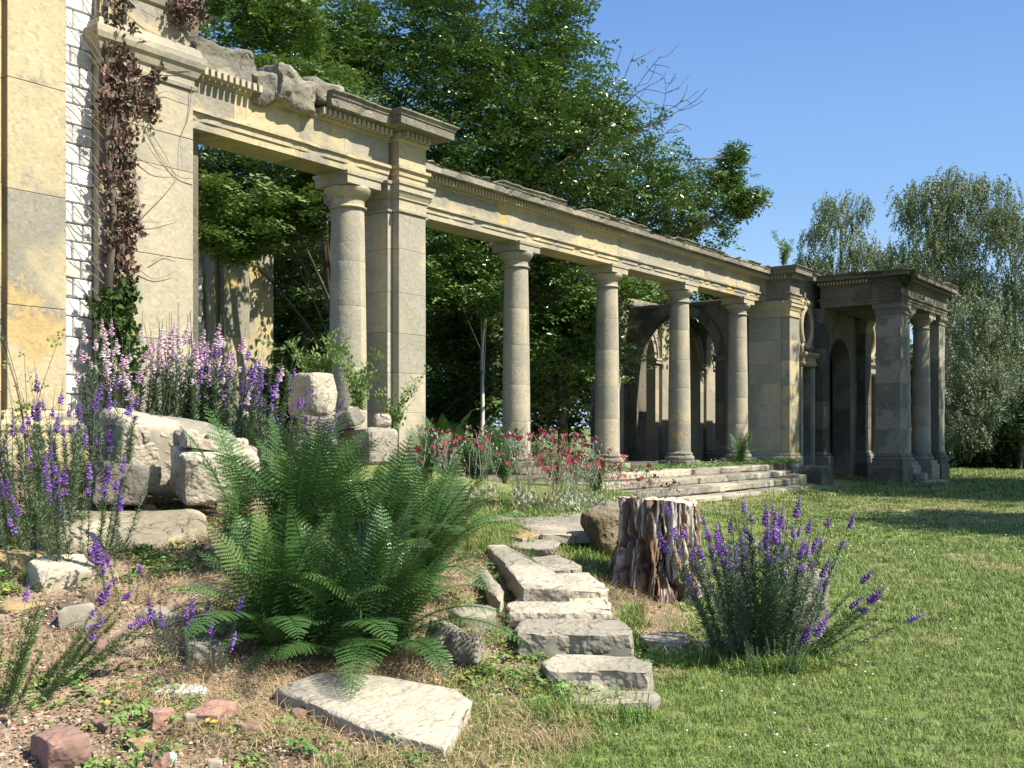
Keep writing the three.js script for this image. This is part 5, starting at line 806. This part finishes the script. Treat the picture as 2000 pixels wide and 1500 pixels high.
// ---------------------------------------------------------------- climbers
{ // withered ivy on the tall wall
  const vineM = new THREE.MeshStandardMaterial({ color: new THREE.Color().setRGB(0.24, 0.19, 0.14), roughness: 0.9 });
  const R = rng(301), g = thing('withered_ivy', 'withered brown ivy climbing between the white bricks and the pale pilaster', 'climbing plant', P(6.9, 10.9, 1.2), 0);
  const w = (px, py, off) => { const [s, y] = onWall(px, py, TW); return P(s, TW - off, y).sub(g.position); };
  const ln = (pts, r0, r1) => mesh('stem', tube(pts.map(([x, y]) => w(x + (R() - 0.5) * 3, y, 0.02 + R() * 0.05)), r0, r1, 5, pts.length * 4), r0 < 0.02 ? vineM : barkM, g);
  ln([[212, 700], [205, 560], [215, 420], [205, 300], [212, 180], [200, 80], [210, -60]], 0.05, 0.03); ln([[222, 640], [225, 500], [212, 360], [222, 220], [232, 90], [240, -40]], 0.03, 0.015); ln([[240, 560], [250, 430], [244, 300], [262, 170], [258, 40]], 0.014, 0.008);
  for (const k of [[[378, 350], [345, 345], [300, 290], [285, 260]], [[285, 250], [310, 290], [344, 350]], [[225, 430], [290, 435], [345, 430]], [[270, 430], [318, 380], [344, 345]], [[265, 310], [300, 330], [340, 340]], [[262, 350], [275, 420], [273, 430]], [[372, 170], [365, 230], [352, 270], [350, 330]], [[280, 200], [320, 180], [350, 190], [372, 200]], [[270, 150], [330, 140], [392, 150], [390, 175]], [[210, 60], [270, 90], [330, 110], [390, 130]], [[230, 20], [280, 60], [360, 90]], [[270, 20], [305, 40], [330, 50]], [[290, 510], [320, 500], [345, 505]], [[270, 530], [300, 545], [340, 530]]]) ln(k, 0.006, 0.002);
  for (let i = 0; i < 30; i++) { const y = -30 + i * 18, x0 = 205 + R() * 50; ln([[x0, y + 60], [x0 + (R() - 0.5) * 30, y + 20], [x0 + (R() - 0.5) * 50, y - 30], [x0 + (R() - 0.5) * 70, y - 60]], 0.005, 0.002); }
  for (let i = 0; i < 26; i++) { const y = -20 + i * 22 + R() * 14, x0 = 200; ln([[x0, y + 40 + R() * 30], [170, y + 15 + R() * 10], [150, y + (R() - 0.5) * 30], [128, y - 20 - R() * 20]], 0.006, 0.002); }
  const lf = [twig(7, 0.085, 0.075, 0.09, 21, { tilt: 1.8 })], dead = new THREE.MeshStandardMaterial({ color: new THREE.Color().setRGB(0.13, 0.09, 0.06), roughness: 0.8, side: THREE.DoubleSide });
  const zones = [[205, 250, -20, 60, 40], [200, 262, 60, 150, 60], [190, 300, 140, 240, 170], [200, 260, 240, 420, 120], [205, 255, 420, 570, 90], [235, 262, 300, 480, 36], [325, 392, -20, 55, 90]];
  scatter('dead_leaves', lf[0], dead, 430, (i, m, c) => { let q = Math.floor(R() * 606), k = 0; while (q >= zones[k][4]) { q -= zones[k][4]; k++; } const z = zones[k]; const p = w(lerp(z[0], z[1], R()), lerp(z[2], z[3], R()), 0.03 + R() * R() * 0.16); compose(m, p, R() * 3, R() * 6.28, R() * 3, 0.5 + 0.45 * R()); const t = 0.4 + 2.2 * R() * R(); c.setRGB(t * (1 + 0.4 * R()), t * (0.95 + 0.4 * R()), t * (1 + 0.3 * R())); }, g);
  scatter('green_leaves', lf[0], LM.ivy, 240, (i, m, c) => { const p = w(lerp(185, 245, R()), lerp(560, 760, R()), 0.03 + R() * 0.22); compose(m, p, R() * 3, R() * 6.28, R() * 3, 0.7 + 0.5 * R()); const t = 0.7 + 0.7 * R(); c.setRGB(t, t, t); }, g);
}
function shoot(label, pos, stems, seed, o = {}) { // thin briar-like shoots with small leaves
  const R = rng(seed), g = thing('briar_shoot', label, 'shrub', pos); const lg = twig(5, o.leaf ?? 0.045, 0.028, 0.05, 33, { tilt: 1 });
  for (let i = 0; i < stems; i++) { const h = lerp(o.h[0], o.h[1], R()), a = R() * 6.28, e = V(Math.cos(a) * h * (o.sp ?? 0.4), h, Math.sin(a) * h * (o.sp ?? 0.4)), m = V(e.x * 0.25, h * 0.55, e.z * 0.25), c = [V(0, 0, 0), m, e], cv = new THREE.CatmullRomCurve3(c); const s = mesh('stem', tube(c, 0.005, 0.002, 4, 6), o.stem ?? barkM, g);
    scatter('leaves', lg, o.mat ?? LM.beech, o.n ?? 14, (k, mm, cc) => { const p = cv.getPointAt(0.2 + 0.8 * R()).add(V((R() - 0.5) * 0.08, (R() - 0.5) * 0.06, (R() - 0.5) * 0.08)); compose(mm, p, R() * 2, R() * 6.28, R(), 0.7 + 0.6 * R()); const t = 0.8 + 0.5 * R(); cc.setRGB(t, t, t); }, s); }
}
shoot('wild rose shoots climbing before the near column foot', at(700, 830, 12.6), 9, 1, { h: [0.6, 1.0], sp: 0.35, n: 20 });
shoot('thin rose shoots in front of the square pier', at(770, 860, 13.5), 8, 2, { h: [0.5, 0.95], sp: 0.5, n: 12 });
shoot('bramble with round leaves left of the near column', at(620, 800, 13.5), 9, 3, { h: [0.5, 1.0], sp: 0.45, n: 26, leaf: 0.06 });
shoot('dry seed stalks standing before the yellow-stained wall', gAt(55, 9.4), 5, 4, { h: [1.2, 1.6], sp: 0.18, n: 5, leaf: 0.03 });
shoot('sapling with reddish tips growing on top of the far pier', P(29.3, 12.0, 6.3), 7, 5, { h: [0.5, 1.1], sp: 0.35, n: 16, leaf: 0.11 });
shoot('ivy hanging from the corner of the porch roof', P(31.4, 9.15, 5.7), 9, 6, { h: [0.3, 0.6], sp: 0.5, n: 22, leaf: 0.1, mat: LM.ivy });
shoot('red-stemmed seedling in front of the large long block', gAt(675, 10.2), 4, 7, { h: [0.35, 0.5], sp: 0.15, n: 14, leaf: 0.05 });
// ---------------------------------------------------------------- grass, weeds, litter (uncountable)
function tuft(n, h, w, spread, seed, curl = 0.5) { const R = rng(seed), T = new Tris(); for (let i = 0; i < n; i++) { const a = R() * 6.28, r = spread * Math.sqrt(R()), b = V(Math.cos(a) * r, 0, Math.sin(a) * r), d = R() * 6.28, l = h * (0.5 + 0.7 * R()), k = curl * (0.3 + R()), m = b.clone().add(V(Math.cos(d) * k * l * 0.35, l * 0.6, Math.sin(d) * k * l * 0.35)), t = b.clone().add(V(Math.cos(d) * k * l, l * (1 - 0.25 * k), Math.sin(d) * k * l)), s = V(-Math.sin(d), 0, Math.cos(d)).multiplyScalar(w * (0.6 + 0.6 * R())); T.tri(b.clone().add(s), b.clone().sub(s), m.clone().sub(s.clone().multiplyScalar(0.8))); T.tri(b.clone().add(s), m.clone().sub(s.clone().multiplyScalar(0.8)), m.clone().add(s.clone().multiplyScalar(0.8))); T.tri(m.clone().add(s.clone().multiplyScalar(0.8)), m.clone().sub(s.clone().multiplyScalar(0.8)), t); } return T.geo(); }
const grassM = leafMat(1, 1, 1, { transmission: 0.25, roughness: 0.55 });
const gcol = (c, x, D, R) => { const b = fbm3(x * 0.35, 9, D * 0.35, 3), f = fbm3(x * 2.3, 4, D * 2.3, 4), dry = sm(0.0, 0.4, 0.6 * b + 0.55 * f) * 0.7 + (R() < 0.1 ? 0.6 : 0), t = 0.75 + 0.5 * R(); const q = mix3([0.165, 0.245, 0.050], [0.40, 0.36, 0.17], Math.min(1, dry)); c.setRGB(q[0] * t, q[1] * t, q[2] * t); };
const tLawn = tuft(14, 0.045, 0.0022, 0.055, 1, 0.9), tLong = tuft(16, 0.14, 0.003, 0.05, 2, 0.8), tFar = tuft(16, 0.06, 0.006, 0.13, 3, 0.8), tStraw = tuft(9, 0.09, 0.0016, 0.06, 4, 1.5);
{
  const R = rng(401), bands = [[3.8, 8, 16000, tLawn, 1], [8, 14, 14000, tLawn, 1.5], [14, 24, 10000, tFar, 1], [24, 46, 9000, tFar, 1.9]];
  for (const [d0, d1, n, geo, s] of bands) scatter('lawn_grass', geo, grassM, n, (i, m, c) => {
    const D = Math.sqrt(lerp(d0 * d0, d1 * d1, R())), x = lerp(-0.56, 0.56, R()) * D; if (x > 20) return false;
    const e = lawnEdge(D); if (x < e - 1.6 && D < 20) return false; if (x < e && R() < soilness(x, D) * 0.9) return false; if (D > 18 && groundY(x, -D) > 0.08) return false;
    compose(m, V(x, groundY(x, -D) - 0.004, -D), 0, R() * 6.28, 0, s * (0.6 + 0.7 * R()), s * (0.45 + 0.75 * R())); gcol(c, x, D, R);
  });
  const dot = new THREE.IcosahedronGeometry(0.007, 0); dot.scale(1, 0.7, 1);
  scatter('pale_specks', dot, new THREE.MeshStandardMaterial({ roughness: 0.8 }), 900, (i, m, c) => { const D = Math.sqrt(lerp(16, 400, R())), x = lerp(0.0, 0.54, R()) * D; if (x < lawnEdge(D) + 0.2 || fbm3(x * 0.7, 30, D * 0.7, 2) < -0.05) return false; compose(m, V(x, groundY(x, -D) + 0.035, -D), 0, 0, 0, (0.7 + 0.6 * R()) * (D > 10 ? 1.5 : 1)); const t = 0.7 + 0.3 * R(); c.setRGB(0.75 * t, 0.74 * t, 0.66 * t); });  // small pale specks strewn over the turf
  // longer grass round stones, the bush and on the terrace
  const spots = [[1000, 1050, 60, 26, 240], [1150, 1070, 60, 25, 260], [950, 1050, 50, 24, 150], [1060, 1010, 60, 8, 70], [930, 1015, 50, 8, 60], [1120, 1290, 90, 30, 60], [1540, 1300, 80, 22, 130], [1230, 1240, 30, 40, 70], [1390, 1290, 70, 12, 60], [1160, 1400, 120, 30, 90], [1330, 1290, 60, 20, 60], [1180, 1120, 25, 25, 60], [1000, 975, 60, 8, 60], [1450, 1300, 50, 15, 70], [900, 985, 60, 10, 90], [1000, 988, 70, 8, 110], [1120, 985, 60, 8, 80], [1200, 985, 40, 6, 50], [1090, 1000, 60, 5, 40]];
  for (const [px, py, rx, ry, n] of spots) scatter('long_grass', tLong, grassM, n, (i, m, c) => { const a = R() * 6.28, r = Math.sqrt(R()), p = onY(px + Math.cos(a) * r * rx, py + Math.sin(a) * r * ry, 0.25), D0 = -p.z, q = V(p.x, 0, p.z); for (let k = 0; k < 5; k++) { const y = groundY(q.x, q.z), z = onY(px + Math.cos(a) * r * rx, py + Math.sin(a) * r * ry, y); q.copy(z); } compose(m, V(q.x, groundY(q.x, q.z), q.z), 0, R() * 6.28, 0, 0.7 + 0.5 * R(), 0.35 + 0.55 * R()); const t = 0.8 + 0.5 * R(), y = R() < 0.15; c.setRGB(t * (y ? 0.38 : 0.15), t * (y ? 0.33 : 0.26), t * (y ? 0.14 : 0.045)); });
  // low weeds and ground cover on the bank
  const weed = twig(9, 0.032, 0.024, 0.05, 51, { tilt: 0.7 }), weedM = leafMat(1, 1, 1, { transmission: 0.3, roughness: 0.6 });
  scatter('bank_weeds', weed, weedM, 7500, (i, m, c) => { const D = lerp(4.2, 12, Math.pow(R(), 1.1)), x = lerp(-0.52 * D, lawnEdge(D) + 0.25, R()); const f = fbm3(x * 1.7 + 20, 3, D * 1.7, 3); if (f < 0.0 || R() > (0.35 + f * 3) * (D < 5.6 && x < 0.1 ? 0.16 : D < 7 && x < -1 ? 1.8 : 1)) return false; compose(m, V(x, groundY(x, -D) + 0.01 + R() * 0.05, -D), (R() - 0.5), R() * 6.28, (R() - 0.5), 0.6 + 0.8 * R()); const t = 0.7 + 0.7 * R(), y = R() < 0.1 ? 1 : 0; c.setRGB(t * (0.14 + 0.14 * y), t * (0.245 + 0.03 * y), t * 0.05); });
  scatter('dry_straw', tStraw, grassM, 8000, (i, m, c) => { const D = lerp(4.0, 9.5, Math.pow(R(), 1.3)), x = lerp(-0.52 * D, lawnEdge(D) + 0.5, R()); const f = fbm3(x * 1.3 + 50, 3, D * 1.3, 3); if (f < -0.05 || R() > 0.4 + f * 2) return false; compose(m, V(x, groundY(x, -D), -D), (R() - 0.5) * 0.8, R() * 6.28, (R() - 0.5) * 0.8, 0.7 + 0.8 * R(), 0.4 + 0.8 * R()); const t = 0.7 + 0.6 * R(); c.setRGB(0.42 * t, 0.32 * t, 0.17 * t); });
  const litter = twig(5, 0.035, 0.02, 0.06, 52, { tilt: 0.5 });
  scatter('leaf_litter', litter, new THREE.MeshStandardMaterial({ color: 0xffffff, roughness: 0.9, side: THREE.DoubleSide }), 5200, (i, m, c) => { const D = lerp(4.0, 9.5, Math.pow(R(), 1.2)), x = lerp(-0.52 * D, lawnEdge(D) + 0.3, R()); compose(m, V(x, groundY(x, -D) + 0.008, -D), (R() - 0.5) * 0.5, R() * 6.28, (R() - 0.5) * 0.5, 0.4 + 0.7 * R()); const t = 0.5 + 0.8 * R(), k = R() < 0.3; c.setRGB(t * (k ? 0.45 : 0.26), t * (k ? 0.36 : 0.16), t * (k ? 0.24 : 0.10)); });
  const pebble = new THREE.IcosahedronGeometry(0.011, 0); pebble.scale(1.3, 0.7, 1);
  scatter('gravel', pebble, new THREE.MeshStandardMaterial({ roughness: 0.95 }), 2600, (i, m, c) => { const D = lerp(4.0, 7.2, Math.pow(R(), 1.2)), x = lerp(-0.52 * D, lawnEdge(D), R()); compose(m, V(x, groundY(x, -D) + 0.003, -D), R() * 3, R() * 6, R() * 3, 0.5 + 1.2 * R() * R()); const k = R(), t = 0.7 + 0.5 * R(); const q = k < 0.4 ? [0.32, 0.18, 0.13] : k < 0.8 ? [0.30, 0.24, 0.18] : [0.40, 0.35, 0.29]; c.setRGB(q[0] * t, q[1] * t, q[2] * t); });
  // terrace edge weeds
  scatter('terrace_weeds', twig(10, 0.05, 0.035, 0.09, 53, { tilt: 0.8 }), weedM, 420, (i, m, c) => { const s = lerp(18, 29.2, R()), t0 = 11.75 + (R() - 0.5) * 0.7; compose(m, P(s, t0, 0.66 + 0.08 * R()), (R() - 0.5), R() * 6.28, (R() - 0.5), 0.7 + 0.9 * R()); const t = 0.7 + 0.7 * R(); c.setRGB(t * 0.14, t * 0.24, t * 0.05); });
  scatter('undergrowth', twig(12, 0.09, 0.05, 0.16, 54), leafMat(0.055, 0.10, 0.022), 2600, (i, m, c) => { const s = lerp(9, 20, R()), t0 = lerp(13.2, 17, R()), p = P(s, t0); compose(m, V(p.x, groundY(p.x, p.z) + R() * 0.9 * (0.4 + 0.6 * R()), p.z), R(), R() * 6.28, R(), 0.8 + 0.8 * R()); const t = 0.7 + 0.6 * R(); c.setRGB(t, t, t); });
}
renderer.render(scene, camera);
